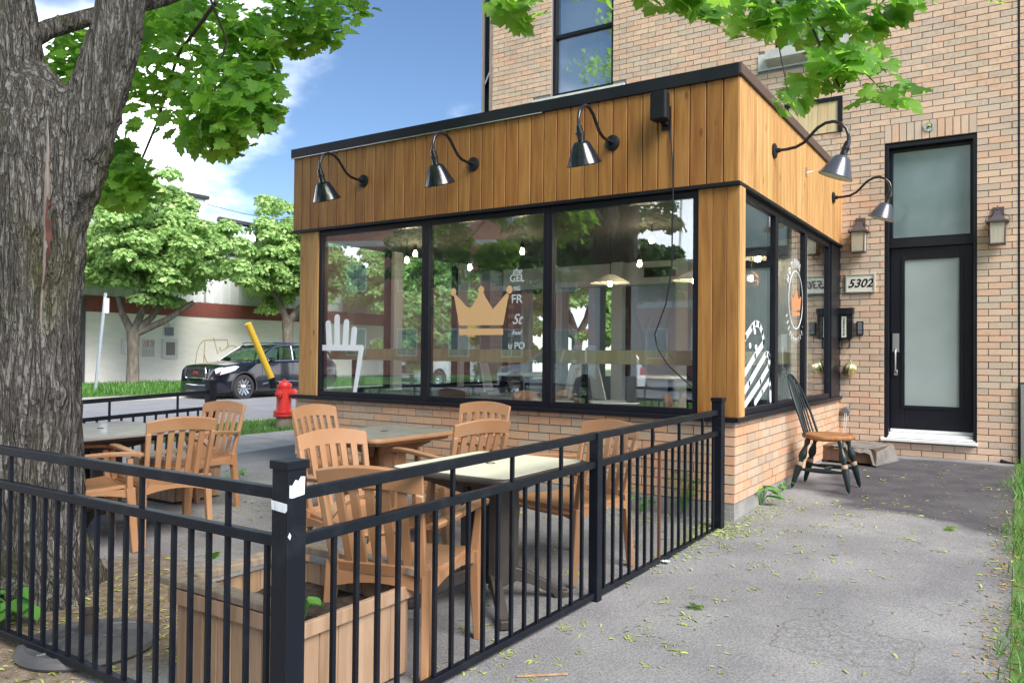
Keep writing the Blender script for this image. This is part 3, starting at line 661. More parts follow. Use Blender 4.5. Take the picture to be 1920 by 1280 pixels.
deco([(-4.124,1.403),(-3.66,1.403),(-3.66,1.458),(-4.124,1.458)], W3[1], 'crown_band_decal', M_DECALO)
for a, c, e, g_ in ((-5.725,1.30,-5.742,1.522), (-5.618,1.30,-5.620,1.58), (-5.508,1.30,-5.492,1.53), (-5.402,1.30,-5.386,1.457)):
    deco(capsule(a, c, e, g_, .036), W3[0], 'finger_decal', M_DECALW)
deco([(-5.820,1.258),(-5.325,1.258),(-5.392,.86),(-5.345,.86),(-5.262,1.262),(-5.258,1.295),(-5.275,1.314),(-5.82,1.314)], W3[0], 'palm_decal', M_DECALW, t=.0024)
def ringpoly(outer, inner): return outer+[outer[0]]+[inner[0]]+inner[::-1]
def stroke(pts, w, par, name, m, plane):
    b = MB()
    for (x0, z0), (x1, z1) in zip(pts[:-1], pts[1:]):
        if plane == 'A': M_ = Matrix(((1,0,0,0),(0,0,-1,5.4935),(0,1,0,0),(0,0,0,1)))
        else: M_ = Matrix(((0,0,1,-1.7035),(1,0,0,0),(0,1,0,0),(0,0,0,1)))
        b.prism(capsule(x0, z0, x1, z1, w/2, 4), .002, M_)
    return b.build(name, m, par)
stroke([(5.66,1.325),(5.80,1.385),(5.965,1.465),(6.06,1.497),(6.17,1.487),(6.25,1.43),(6.292,1.36),(6.28,1.345),(6.05,1.245),(5.66,1.055)], .05, WB[0], 'loaf_outline_decal', M_DECALW, 'B')
stroke([(5.66,.93),(5.9,1.04),(6.36,1.262),(6.44,1.255),(6.47,1.23),(6.44,1.16),(6.2,1.045),(5.80,.885)], .05, WB[0], 'slice_outline_decal', M_DECALW, 'B')
stroke([(6.06,.885),(6.25,.965),(6.465,1.05),(6.49,.985),(6.50,.885)], .045, WB[0], 'slice_tip_decal', M_DECALW, 'B')
for c in ((6.041,1.433),(5.915,1.322),(6.075,1.312)): deco(disc(*c, .026, 16, .023), WB[0], 'seed_decal', M_DECALW, 'B')
# round badge with ring lettering
cx_, cz_ = 7.355, 1.756
stroke([(cx_+.262*math.cos(2*math.pi*k/40), cz_+.262*math.sin(2*math.pi*k/40)) for k in range(41)], .010, WB[1], 'badge_ring_decal', M_DECALW, 'B')
deco([(7.20,1.655),(7.51,1.672),(7.55,1.80),(7.45,1.765),(7.36,1.86),(7.27,1.75),(7.17,1.79)], WB[1], 'badge_crown_decal', M_DECALR, 'B')
deco([(7.20,1.605),(7.50,1.62),(7.50,1.65),(7.20,1.635)], WB[1], 'badge_band_decal', M_DECALR, 'B')
def text(body, size, M_, m, par=None, name='lettering', ext=.001, shear=0, offset=0, align='CENTER'):
    c = bpy.data.curves.new(name, 'FONT'); c.body = body; c.size = size; c.extrude = ext; c.shear = shear; c.offset = offset; c.align_x = align; c.align_y = 'CENTER'
    c.materials.append(m); tmp = bpy.data.objects.new(name, c); me = bpy.data.meshes.new_from_object(tmp); me.name = name; bpy.data.objects.remove(tmp)
    if not me.materials: me.materials.append(m)
    o = bpy.data.objects.new(name, me); COL.objects.link(o); o.matrix_local = M_; return o
def glyph_ring(word, a0, a1, r, size, up=True):
    for k, ch in enumerate(word):
        if ch == ' ': continue
        a = R(a0+(a1-a0)*k/max(1, len(word)-1)); y_, z_ = cx_+r*math.cos(a), cz_+r*math.sin(a); ro = a-R(90) if up else a+R(90)
        Mw = Matrix.Translation((-1.7015, y_, z_)) @ Matrix(((0,0,1,0),(1,0,0,0),(0,1,0,0),(0,0,0,1))) @ Matrix.Rotation(ro, 4, 'Z')
        o = text(ch, size, Mw, M_DECALW, None, 'badge_letter', offset=.001); o.parent = WB[1]
glyph_ring('HOT', 150, 118, .335, .085); glyph_ring('DOG', 22, -4, .345, .085); glyph_ring('|||||', 100, 66, .34, .08); glyph_ring('||||||||||||||', 205, 338, .365, .055, False)
# wall of lettering inside the middle window (a printed partition panel)
part = MB(); part.box((-3.63, 5.72, .85), (-3.42, 5.74, 2.10)); 
lt = empty('window_lettering', (-3.53, 5.6, .9), label='white food words lettered down the pane right of the crown', cat='lettering')
rows = [('the', 1.935, .07, .3), ('GEL', 1.875, .085, 0), ('RG', 1.79, .05, 0), ('FR', 1.70, .105, 0), ('St', 1.53, .12, .4), ('food', 1.42, .05, .3), ('u PO', 1.31, .08, 0)]
for w_, z_, s_sz, sh in rows:
    Mw = Matrix(((1,0,0,0.0),(0,0,-1,-.1),(0,1,0,z_-.9),(0,0,0,1)))
    o = text(w_, s_sz, Mw, M_DECALW, None, 'word', shear=sh, offset=.001); o.parent = lt
# ---- interior
b = MB(); b.box((LX+.2, AY+.2, .25), (BX-.2, WY+4.0, .30)); ap(b, 'floor', M_FLOOR)
b = MB(); b.box((-5.95, WY+3.9, .3), (-2.0, WY+4.0, 2.7)); b.box((-5.98, WY+.26, .3), (-5.88, WY+3.9, .85)); b.box((-5.98, WY+.26, 2.5), (-5.88, WY+3.9, 2.7)); b.box((-6.1, WY+1.2, .85), (-5.88, WY+1.42, 2.5)); b.box((-6.1, WY+2.5, .85), (-5.88, WY+2.72, 2.5)); b.box((-6.1, WY+.26, .85), (-5.88, WY+.36, 2.5)); b.box((-2.0, WY+.26, .3), (-1.95, WY+3.9, 2.7)); b.box((-5.95, WY+.26, 2.7), (-1.97, WY+4.0, 2.75)); ap(b, 'back_room_wall', M_INTW)
b = MB(); b.box((-6.0, 9.0, 2.12), (-1.9, 9.22, 2.398)); ap(b, 'soffit', M_INTW)
for gx in (-3.9, -3.1, -2.5):
    b = MB()
    b.box((gx, 8.985, 2.2), (gx+.55, 8.999, 2.32)); v = ap(b, 'vent_grille', M_INTD)
b = MB(); b.box((-2.02, 7.95, .3), (-1.78, 8.18, 2.4)); b.box((-4.3, 8.9, .3), (-4.15, 9.0, 2.4)); b.box((-3.45, 8.9, .3), (-3.3, 9.0, 2.4)); b.box((-5.2, 8.9, .3), (-5.08, 9.0, 2.4)); ap(b, 'column', M_INTW)
b = MB(); b.box((-2.55, 8.3, .3), (-2.30, 8.6, 2.4)); ap(b, 'dark_column', M_INTD)
def interior_thing(name, m, lab, cat, fn, group=None):
    b = MB(); fn(b); o = b.build(name, m, None, bevel=.003); tag(o, lab, cat, group); return o
M_COUNTER = wood('pale_pine', [(.55,.43,.25),(.50,.38,.2)], (.8,.75,.68))
ct = empty('window_counter', (-3.8, 5.8, .3), label='pale pine bar ledge running along inside the cafe windows', cat='counter')
b = MB(); b.box((-5.85+3.8, -.17, .87), (-1.95+3.8, .08, .98)); b.build('ledge', M_COUNTER, ct)
b = MB(); b.box((1.72, .08, .87), (1.95, 2.9, .98)); b.build('ledge', M_COUNTER, ct)
for xx in (-5.6, -4.2, -3.0, -2.1):
    b = MB(); b.box((xx+3.8-.02, -.1, 0), (xx+3.8+.02, -.06, .868)); b.build('leg', M_BLACK, ct)
def cafe_table(x, y, lab):
    t = empty('cafe_table', (x, y, .3), label=lab, cat='table'); b = MB(); b.lathe([(0,.70),(.33,.70),(.34,.715),(.33,.73),(0,.73)], n=28); b.build('tabletop', M_WHITE, t)
    b = MB(); b.lathe([(.22,0),(.22,.02),(.03,.04),(.025,.70)], n=16); b.build('pedestal', M_BLACK, t, smooth=30)
def cafe_chair(x, y, rz, lab, m):
    t = empty('cafe_chair', (x, y, .3), rz, lab, 'chair', 'white chairs inside the cafe'); b = MB()
    b.grid(lambda u, v: ((u-.5)*.42, (v-.5)*.40, .44+.03*(2*u-1)**2), 6, 6, .012); b.build('seat', m, t, smooth=40)
    b = MB(); b.grid(lambda u, v: ((u-.5)*.42*(1-.25*v), -.2-.06*v+.05*(2*u-1)**2, .5+.33*v), 6, 5, .012); b.build('backrest', m, t, smooth=40)
    for sx in (-1, 1):
        for sy in (-1, 1): b = MB(); b.bar((sx*.12, sy*.12, .44), (sx*.2, sy*.2, 0), .018); b.build('leg', M_COUNTER, t)
cafe_table(-4.6, 7.4, 'round white cafe table inside behind the crown decal'); cafe_table(-3.0, 7.6, 'round white cafe table inside behind the right front pane')
for k, (x, y, rz, lab) in enumerate([(-4.1, 7.1, 2.2, 'white moulded chair inside, right of the crown'), (-5.15, 7.7, -1.2, 'white moulded chair inside, by the street windows'), (-3.45, 7.2, -.8, 'white moulded chair inside, left of the right-hand cafe table'), (-2.55, 8.0, 2.0, 'white moulded chair inside, nearest the side windows')]):
    cafe_chair(x, y, rz, lab, M_WHITE)
M_BULB = mat('lit_bulb', (1,.8,.5), emis=((1,.74,.45), 42))
M_BULB2 = mat('lit_bulb_soft', (1,.8,.5), emis=((1,.60,.28), 16))
def pendant(x, y, z, lab, shade=False, cage=False):
    t = empty('pendant_lamp', (x, y, z), label=lab, cat='lamp', group='pendant lamps inside the cafe')
    b = MB(); b.lathe([(0,-.032),(.014,-.029),(.021,-.014),(.018,.010),(.010,.035),(.0,.04)], n=14); b.build('bulb', M_BULB if not cage else M_BULB2, t, smooth=60)
    b = MB(); b.lathe([(.014,.03),(.018,.035),(.018,.08),(.006,.085)], n=12); b.build('socket', M_BLACK, t)
    b = MB(); b.tube([(0,0,.08), (0,0,2.398-z)], .004, 6); b.build('cord', M_BLACK, t)
    if shade:
        b = MB(); b.lathe([(.02,.075),(.05,.07),(.19,.0),(.192,.004),(.05,.078),(.02,.083)], n=28); b.build('shade', M_WHITEIN, t, smooth=40)
    if cage:
        b = MB()
        for k in range(6):
            a = k*math.pi/3; b.tube([(.02*math.cos(a), .02*math.sin(a), .07), (.09*math.cos(a), .09*math.sin(a), -.02), (.04*math.cos(a), .04*math.sin(a), -.09)], .002, 5)
        b.tube([(.09*math.cos(k*math.pi/3), .09*math.sin(k*math.pi/3), -.02) for k in range(7)], .002, 5); b.build('wire_cage', mat('copper_wire', (.6,.25,.12), .3, metal=1), t)
for x, y, z, lab, sh, cg in [(-5.4, 6.4, 2.30, 'lit bare bulb nearest the street end of the cafe ceiling', 0, 0), (-5.3, 6.15, 2.20, 'lit bare bulb just left of its twin in the first pane', 0, 0),
    (-4.75, 6.5, 2.13, 'lit bare bulb hanging lower above the crown decal', 0, 0), (-4.05, 6.4, 2.24, 'lit bulb near the top right of the middle pane', 0, 0), (-2.75, 6.5, 2.27, 'lit bulb at the top of the right front pane', 0, 0),
    (-2.95, 6.7, 2.09, 'lit bulb hanging below the others in the right pane', 0, 0), (-3.3, 6.8, 1.93, 'lit bulb under a wide pale shade in the right pane', 1, 0), (-2.35, 6.5, 1.89, 'lit bulb under a pale shade beside the wooden corner pillar', 1, 0),
    (-2.25, 7.85, 2.02, 'dim bulb in a copper wire cage behind the side window', 0, 1), (-2.15, 7.75, 2.2, 'lit bulb above the wire cage lamp behind side window', 1, 0)]:
    pendant(x, y, z, lab, sh, cg)

# ================================================================== wall lamps
def gooseneck(x, y, z, rz, lab, shade_m):
    t = empty('gooseneck_lamp', (x, y, z), rz, lab, 'lamp', 'gooseneck lamps on the wooden fascia')
    # local: -y is out from the wall
    Mx = Matrix.Rotation(R(90), 3, 'X')
    b = MB(); b.lathe([(0,0),(.060,0),(.060,.012),(.045,.02),(.02,.024),(.018,.05),(0,.05)], n=24, M=Mx); b.build('wall_plate', M_BLACK, t, smooth=35)
    pts = []
    ctrl = [(.03,.0),(.10,.0),(.17,.008),(.23,.035),(.28,.085),(.33,.135),(.39,.165),(.45,.168),(.50,.145),(.54,.10),(.555,.05),(.555,.0)]
    b = MB(); b.tube([(0,-d,h_) for d, h_ in ctrl], .0125, 12); b.build('arm', M_GLOSSBLACK, t, smooth=60)
    TM = Matrix.Rotation(R(20), 3, 'X')
    b = MB(); b.lathe([(0,.005),(.020,.0),(.024,-.012),(.026,-.05),(.031,-.052),(.031,-.066),(.026,-.068),(.028,-.11),(.03,-.118)], (0,-.555,0), 20, TM); b.build('socket', M_GLOSSBLACK, t, smooth=40)
    b = MB(); b.lathe([(.03,-.113),(.045,-.115),(.062,-.130),(.124,-.270),(.130,-.272),(.129,-.277),(.122,-.274),(.058,-.138),(.03,-.125)], (0,-.555,0), 36, TM)
    s = b.build('shade', shade_m, t, smooth=40); s.data.materials.append(M_WHITEIN)
    for p in s.data.polygons:
        c = TM.transposed() @ (p.center-Vector((0,-.555,0))); nn = TM.transposed() @ p.normal
        if -.272 < c.z < -.12 and nn.xy.dot(c.xy) < 0: p.material_index = 1
    b = MB(); b.lathe([(0,-.13),(.018,-.135),(.028,-.17),(.02,-.2),(0,-.21)], (0,-.555,0), 14, TM); b.build('bulb', M_WHITEIN, t, smooth=60)
for x, lab in ((-5.236, 'black gooseneck lamp at the street end of the fascia'), (-3.946, 'middle one of the three gooseneck lamps over the terrace'), (-2.625, 'black gooseneck lamp nearest the loudspeaker')):
    gooseneck(x, FY-.001, 2.872, 0, lab, M_GLOSSBLACK)
gooseneck(FX+.001, 6.356, 2.885, R(90), 'grey black gooseneck lamp near the front corner, over the driveway', M_GREYSHADE)
gooseneck(FX+.001, 8.713, 2.915, R(90), 'grey black gooseneck lamp beside the door transom', M_GREYSHADE)

# speaker
t = empty('loudspeaker', (-2.185, FY-.003, 3.075), label='black box loudspeaker mounted high on the wooden fascia', cat='loudspeaker')
b = MB(); M_ = Matrix.Translation((0, -.20, -.13)); b.prism([(-.066,.04),(-.052,.026),(.052,.026),(.066,.04),(.052,.13),(-.052,.13)], .205, M_); b.build('cabinet', mat('speaker_plastic', (.006,.007,.010), .6, spec=.25), t, bevel=.008)
b = MB(); b.box((-.02, -.07, -.14), (.02, 0, -.02)); b.box((-.035, -.012, -.17), (.035, 0, .0)); b.build('bracket', M_BLACK, t)
b = MB(); b.tube([(-2.155, FY-.006, 2.93), (-2.15, FY-.008, 2.86), (-2.14, FY-.02, 2.80), (-2.13, FY-.012, 2.6), (-2.125, FY-.02, 2.44), (-2.13, FY-.02, 2.2), (-2.135, FY-.01, 1.9), (-2.18, FY-.01, 1.62), (-2.26, FY-.02, 1.40), (-2.24, FY-.02, 1.30), (-2.16, FY-.02, 1.18), (-2.05, FY-.015, 1.08), (-1.98, FY+.0, 1.02)], .006, 8)
tag(b.build('cable', M_BLACK, None, smooth=60), 'thin black cable hanging down over the window from the loudspeaker', 'cable')
# bent fixing left in side fascia
b = MB(); b.box((FX+.002, 7.455, 2.90), (FX+.006, 7.49, 2.98)); b.tube([(FX+.005, 7.47, 2.93), (FX+.05, 7.52, 2.95), (FX+.09, 7.60, 2.99)], .003, 6)
tag(b.build('bent_bracket', M_STEEL, None), 'small bent metal bracket left sticking out of the side fascia', 'bracket')

# ================================================================== things on the door wall
def lantern(x, z, lab):
    t = empty('wall_lantern', (x, WY-.012, z), label=lab, cat='lantern', group='pair of wall lanterns beside the door'); m = mat('bronze_lantern', (.10,.08,.085), .55, metal=.4)
    b = MB(); b.box((-.045, -.02, .02), (.055, 0, .20)); b.build('back_plate', m, t, bevel=.003)
    b = MB(); M4 = Matrix.Rotation(R(45), 3, 'Z')
    b.lathe([(.02,.15),(.035,.14),(.05,.10),(.10,.055),(.135,.045),(.135,.03),(.0,.03)], (0,-.10,0), 4, M4); b.build('roof', m, t)
    b = MB(); b.lathe([(.095,.028),(.088,-.175)], (0,-.10,0), 4, M4, cap=True); b.build('glass_box', mat('milky_ribbed_glass', (.46,.42,.33), .4, bump=(90, .4, (1,1,.05))), t)
    b = MB(); b.lathe([(.098,-.176),(.098,-.19)], (0,-.10,0), 4, M4, cap=True)
    for k in range(4):
        a = R(90*k+45+45); c, s_ = math.cos(a), math.sin(a)
        b.bar((.094*math.cos(R(90*k)+R(45)), -.10+.094*math.sin(R(90*k)+R(45)), .028), (.089*math.cos(R(90*k)+R(45)), -.10+.089*math.sin(R(90*k)+R(45)), -.176), .008)
    b.build('cage', m, t)
    b = MB()
    for sx in (-1, 1): b.tube([(sx*.02,-.05,.14), (sx*.09,-.07,.10), (sx*.105,-.10,.06), (sx*.10,-.12,.03)], .004, 6)
    b.tube([(0,-.02,.17), (0,-.08,.20), (0,-.10,.16)], .006, 6); b.build('scroll', m, t)
lantern(-1.46, 2.56, 'bronze wall lantern left of the door, above the number plate'); lantern(-.18, 2.56, 'bronze wall lantern to the right of the black door')
# number plate
t = empty('house_number_plate', (-1.457, WY-.013, 2.047), label='pale framed plate reading 5302 under the left lantern', cat='sign')
b = MB(); b.box((-.150, -.018, -.103), (.150, 0, .103)); b.build('plate', mat('plate_cream', (.68,.66,.57), .5), t, bevel=.003)
b = MB(); f_ = .018
for a, c in (((-.150,-.103),(-.150+f_,.103)), ((.150-f_,-.103),(.150,.103)), ((-.132,.085),(.132,.103)), ((-.132,-.103),(.132,-.085))): b.box((a[0], -.026, a[1]), (c[0], -.0182, c[1]))
b.build('frame', mat('plate_frame', (.42,.41,.36), .4), t, bevel=.003)
o = text('5302', .125, Matrix(((1,0,0,0),(0,0,-1,-.0195),(0,1,0,-.004),(0,0,0,1))), M_BLACK, None, 'numerals', shear=.3, offset=.0024); o.parent = t
# mailbox
t = empty('mailbox', (-1.597, WY-.013, 1.62), label='black wall mailbox with a pale strip beside the side window', cat='mailbox')
b = MB(); b.prism([(-.078,-.165),(-.078,.09),(.078,.09),(.078,-.165),(.06,-.185),(-.06,-.185)], .09, Matrix(((1,0,0,0),(0,0,-1,0),(0,1,0,0),(0,0,0,1)))); b.build('box', M_GLOSSBLACK, t, bevel=.004)
b = MB(); b.prism([(0,.095),(.115,.085),(.115,.155),(0,.165)], .165, Matrix(((0,0,1,-.0825),(-1,0,0,0),(0,1,0,0),(0,0,0,1)))); b.build('lid', M_BLACK, t, bevel=.004)
b = MB(); b.box((-.035, -.094, -.165), (.012, -.0905, .065)); b.build('sticker', mat('pale_label', (.62,.66,.55), .6), t)
o = text('Pas de circulaires', .028, Matrix(((0,-1,0,-.011),(0,0,-1,-.0955),(1,0,0,-.05),(0,0,0,1))), M_BLACK, None, 'lettering', offset=.0005, ext=.0005); o.parent = t
b = MB()
for x in (-.04, .035): b.tube([(x,-.03,-.18), (x,-.04,-.24), (x-.005,-.045,-.285), (x-.02,-.05,-.29), (x-.022,-.05,-.27)], .006, 6)
b.build('newspaper_hook', M_BLACK, t)
t = empty('intercom', (-1.457, WY-.013, 1.556), label='small black intercom button panel right of the mailbox', cat='intercom')
b = MB(); b.box((-.034, -.028, -.075), (.034, 0, .075)); b.build('housing', M_BLACK, t, bevel=.005)
for z, h_ in ((.04, .024), (-.003, .018), (-.045, .018)):
    b = MB(); b.box((-.022, -.032, z-h_), (.022, -.0285, z+h_)); b.build('button', mat('grey_button', (.13,.14,.16), .4), t, bevel=.002)
# hanging ornament
t = empty('hanging_ornament', (-1.548, WY-.07, 1.115), label='gold swirled bauble hanging on a thread under the mailbox', cat='ornament')
b = MB(); K = 14
def orn(u, v):
    z = .085-.17*v; r = .068*math.sin(math.pi*min(1, v*1.02))**.8*(1+.07*math.sin(10*(2*math.pi*u)+9*v)); a = 2*math.pi*u; return (r*math.cos(a), r*math.sin(a), z)
b.grid(orn, 60, 18); b.build('bauble', mat('gold_glass', (.75,.70,.35), .18, metal=.75), t, smooth=60)
b = MB(); b.tube([(0,0,.085), (0,0,.20)], .0015, 5); b.lathe([(.012,.082),(.012,.10),(0,.105)], n=10); b.build('thread', M_STEEL, t)
# outlet with cord
t = empty('outdoor_tap', (-1.60, WY-.013, .647), label='round grey outlet cover low on the wall with dangling cord', cat='outlet')
b = MB(); b.lathe([(0,0),(.045,0),(.045,.03),(.035,.045),(0,.045)], n=20, M=Matrix.Rotation(R(90), 3, 'X')); b.build('cover', mat('grey_plastic', (.12,.13,.15), .4), t, smooth=40)
b = MB(); b.tube([(.01,-.05,-.02), (.015,-.06,-.1), (-.005,-.07,-.25), (-.035,-.09,-.40)], .0035, 6); b.tube([(-.005,-.05,-.02), (-.01,-.06,-.15), (-.02,-.07,-.3), (-.035,-.09,-.40)], .0035, 6); b.build('cord', M_LIME, t)
# junction box over the door
t = empty('junction_box', (-.795, WY-.012, 3.665), label='open junction box with loose wires above the door', cat='electrical box')
b = MB(); b.lathe([(.052,.0),(.052,.012),(.040,.012),(.040,.002),(0,.002)], n=8, M=Matrix.Rotation(R(90), 3, 'X')); b.build('box', M_STEEL, t)
b = MB(); b.tube([(-.02,-.008,.0), (0,-.03,.015), (.02,-.03,.0)], .006, 6); b.build('wire_cap', mat('yellow_cap', (.7,.6,.1), .5), t)
b = MB(); b.tube([(-.025,-.006,-.02), (-.01,-.02,-.01), (.03,-.02,.02), (.02,-.01,-.02)], .004, 6); b.build('wire', M_BLACK, t)
# metal panel at the right and small tap bits
b = MB(); b.box((.012, WY-.05, .10), (.30, WY-.013, .985)); o = tag(b.build('metal_panel', M_STEEL, None, bevel=.004), 'grey metal panel standing against the wall at right edge', 'panel')
b = MB(); b.tube([(-.16, WY-.04, .22), (-.08, WY-.05, .20), (-.02, WY-.05, .19)], .02, 8); tag(b.build('pipe_stub', M_BLACK, None), 'short black pipe stub at the wall foot right of door', 'pipe')

# crate with mat
t = empty('low_crate', (-1.40, 8.62, gz(8.6)), R(-8), 'low dark wooden crate with a grey rubber mat draped over', 'crate')
m_ = wood('dark_crate_wood', [(.12,.07,.05),(.15,.09,.06)], (.6,.6,.6), .85)
for k in range(4): b = MB(); b.box((-.25+k*.13, -.27, .145), (-.25+k*.13+.12, .27, .165)); b.build('slat', m_, t)
for y_ in (-.27, .25): b = MB(); b.box((-.25, y_, .02), (.27, y_+.02, .14)); b.build('side_board', m_, t)
for x_ in (-.24, .22):
    for y_ in (-.265, .215): b = MB(); b.box((x_, y_, 0), (x_+.045, y_+.045, .144)); b.build('leg', m_, t)
b = MB()
def matf(u, v):
    x = -.16+.50*u; y = -.30+.62*v; z = .172+.004*math.sin(40*u)
    if x > .22: z -= (x-.22)*1.9; x = .22+(x-.22)*.55
    if y < -.26 and x > -.0: z -= (-.26-y)*1.2
    return (x+.05*v, y, max(.012, z))
b.grid(matf, 26, 20, .008); b.build('rubber_mat', mat('ribbed_rubber_mat', (.20,.185,.165), .9, vary=(9, (.14,.13,.12), .4, .6), bump=(45, .6)), t, smooth=50)

# ================================================================== Windsor chair
def windsor():
    t = empty('windsor_chair', (-1.36, 7.02, gz(7.02)), R(-90), 'dark green Windsor chair with worn wooden seat against the side wall', 'chair')
    t.rotation_euler = (0, 0, R(-93)); g = mat('worn_green_paint', (.006,.016,.018), .38, vary=(14, (.03,.045,.043), .6, .78)); w = mat('worn_seat_wood', (.30,.12,.04), .45, vary=(6, (.42,.22,.10), .4, .7, (5,1,1)), bump=(12,.15,(6,1,1)))
    # local +y is front
    b = MB(); N_ = 36
    def seat_r(a):
        x, y = math.cos(a), math.sin(a); r = .205+.012*math.cos(4*a)
        return x*r*1.03, y*r*(1.0 if y > 0 else .96)
    top, bot = [], []
    prof = [(.98, .424), (1.02, .438), (1.0, .456), (.93, .462), (.6, .449), (.25, .445), (.0, .447)]
    vs = []; 
    for s_, z in [(0., .412), (.84, .412)]+prof:
        for k in range(N_):
            x, y = seat_r(2*math.pi*k/N_); zz_ = z+(.012*math.exp(-(x/.03)**2)*(y > .08)*(s_ > .2)*(s_ < 1) if s_ > .2 else 0); vs.append((x*s_, y*s_, zz_))
    fs = []
    for i in range(len(prof)+1):
        for k in range(N_): a = i*N_+k; c = i*N_+(k+1) % N_; fs.append((a, c, c+N_, a+N_))
    b.add(vs, fs); b.build('seat', w, t, smooth=50)
    gr = MATS.get('bare_ring') or mat('bare_ring', (.35,.24,.16), .6)
    prof = [(.0,.0),(.016,.03),(.029,.17),(.031,.19),(.021,.195),(.024,.205),(.024,.222),(.017,.23),(.019,.24),(.033,.27),(.031,.30),(.017,.35),(.015,.365),(.025,.395),(.019,.42),(.014,.43)]
    for sx in (-1, 1):
        for sy, dy in ((1, .215), (-1, -.245)):
            topp = Vector((sx*.12, sy*.125, .43)); foot = Vector((sx*.195, dy, 0)); d = (topp-foot); L_ = d.length; q = d.to_track_quat('Z', 'Y').to_matrix()
            b = MB(); b.lathe([(r, z/.43*L_) for r, z in prof], foot, 14, q); lg = b.build('leg', g, t, smooth=40)
            b = MB(); b.lathe([(.0245,.196/.43*L_),(.0262,.20/.43*L_),(.0262,.222/.43*L_),(.0245,.226/.43*L_)], foot, 14, q); b.build('bare_ring', gr, lg, smooth=40)
    def st(p, q, r): 
        p, q = Vector(p), Vector(q); pts = [p.lerp(q, i/8) for i in range(9)]; b = MB(); b.tube(pts, [.008+r*math.sin(math.pi*i/8) for i in range(9)], 10); b.build('stretcher', g, t, smooth=50)
    st((.17, .17, .165), (.17, -.19, .165), .012); st((-.17, .17, .165), (-.17, -.19, .165), .012); st((-.17, 0, .165), (.17, 0, .165), .010)
    def back(u, z01):  # u -1..1
        return None
    hoop = []
    for k in range(25):
        a = math.pi*k/24; x = .185*math.cos(a); h_ = .455+.50*math.sin(a)**.62; 
        x *= 1.0; hoop.append((x, -.135-.035*math.sin(a)-(h_-.455)*.30, h_))
    b = MB(); b.tube(hoop, .0105, 10); b.build('hoop', g, t, smooth=50)
    for k in range(7):
        u = (k-3)/3; x0_ = u*.135; x1_ = u*.115; zt = .455+.50*(max(0, 1-(x1_/.185)**2)**.5)**.62; yb = -.155-.02*(1-u*u); yt = -.135-.035*(1-(x1_/.185)**2)**.5-(zt-.455)*.30
        b = MB(); b.tube([(x0_, yb, .45), ((x0_+x1_)/2, (yb+yt)/2+.004, (.45+zt)/2), (x1_, yt, zt)], [.007,.0075,.005], 8); b.build('spindle', g, t, smooth=50)
windsor()

# ================================================================== fences
def fence(name, lab):
    return empty(name, (0,0,0), label=lab, cat='fence')
def post(par, x, y, w, z0, z1, rz=0, cap=True, plate=False):
    M_ = Matrix.Translation((x, y, 0)) @ Matrix.Rotation(rz, 4, 'Z'); b = MB(); b.box((-w/2, -w/2, z0), (w/2, w/2, z1), M_); p = b.build('post', M_FENCE, par, bevel=.004)
    if cap: b = MB(); c = w/2+.006; b.box((-c, -c, z1-.022), (c, c, z1+.004), M_); b.build('post_cap', M_FENCE, p, bevel=.003)
    if plate: b = MB(); b.box((-.055, -.055, z0-.003), (.055, .055, z0+.006), M_); b.build('base_plate', M_FENCE, p)
    return p
RA, RB = Vector((-1.848, 1.66)), Vector((-1.724, 5.25)); rdir = (RB-RA).normalized()
def rp(y): s = (y-RA.y)/(RB.y-RA.y); return RA.x+(RB.x-RA.x)*s
rz_r = -math.atan2(RB.x-RA.x, RB.y-RA.y)
fr = fence('driveway_fence', 'black steel railing between the terrace and the driveway')
NP = post(fr, -1.85, 1.62, .073, -.05, .918, R(-2))
post(fr, rp(5.25), 5.25, .07, 0, .955, rz_r); post(fr, rp(3.53), 3.53, .052, .0, .856, rz_r, cap=False, plate=True)
def lin(y, p, q): return p[1]+(q[1]-p[1])*(y-p[0])/(q[0]-p[0])
TOP = ((1.74, .833), (5.22, .878)); MID = ((1.74, .692), (5.22, .735)); BOT = ((1.74, .040), (5.22, .082))
for y0, y1 in ((1.655, 3.504), (3.556, 5.216)):
    for ln, th in ((TOP, .036), (MID, .034), (BOT, .030)):
        b = MB(); b.bar((rp(y0), y0, lin(y0, *ln)-th/2), (rp(y1), y1, lin(y1, *ln)-th/2), .030, th); b.build('rail', M_FENCE, fr, bevel=.003)
M_RUST = mat('rusty_steel', (.10,.035,.025), .7)
bars = [(1.80+.0995*k, k % 4 == 2) for k in range(17)]+[(3.62+.0957*k, k % 4 == 2) for k in range(17)]
for i, (y, tall) in enumerate(bars):
    x = rp(y); zb_, zt_ = lin(y, *BOT)-.001, lin(y, *(TOP if tall else MID))-.033
    b = MB(); M_ = Matrix.Translation((x, y, 0)) @ Matrix.Rotation(rz_r, 4, 'Z'); b.box((-.0075, -.0075, zb_), (.0075, .0075, zt_), M_)
    o = b.build('bar', M_RUST if i == 24 else M_FENCE, fr)
    if i == 24: o['label'] = 'rusty bar'
fl = fence('terrace_fence', 'black steel railing in front of the maple, lower left')
post(fl, -4.25-.6, 1.62, .06, -.02, .90)
for x0, x1 in ((-6.21, -4.882), (-4.818, -1.889)):
    for z, th in ((.835, .036), (.690, .034), (.066, .032)):
        b = MB(); b.bar((x0, 1.62, z-th/2), (x1, 1.62, z-th/2), .032, th); b.build('rail', M_FENCE, fl, bevel=.003)
for k in range(45):
    x = -1.945-.0955*k
    if abs(x+4.85) < .04: continue
    b = MB(); b.box((x-.0075, 1.6125, .065), (x+.0075, 1.6275, .800 if k % 5 == 2 else .657)); b.build('bar', M_FENCE, fl)
ff = fence('street_fence', 'black steel railing along the street side of the terrace')
post(ff, -6.25, 4.53, .075, 0, .977); post(ff, -6.25, 1.62, .07, 0, .92)
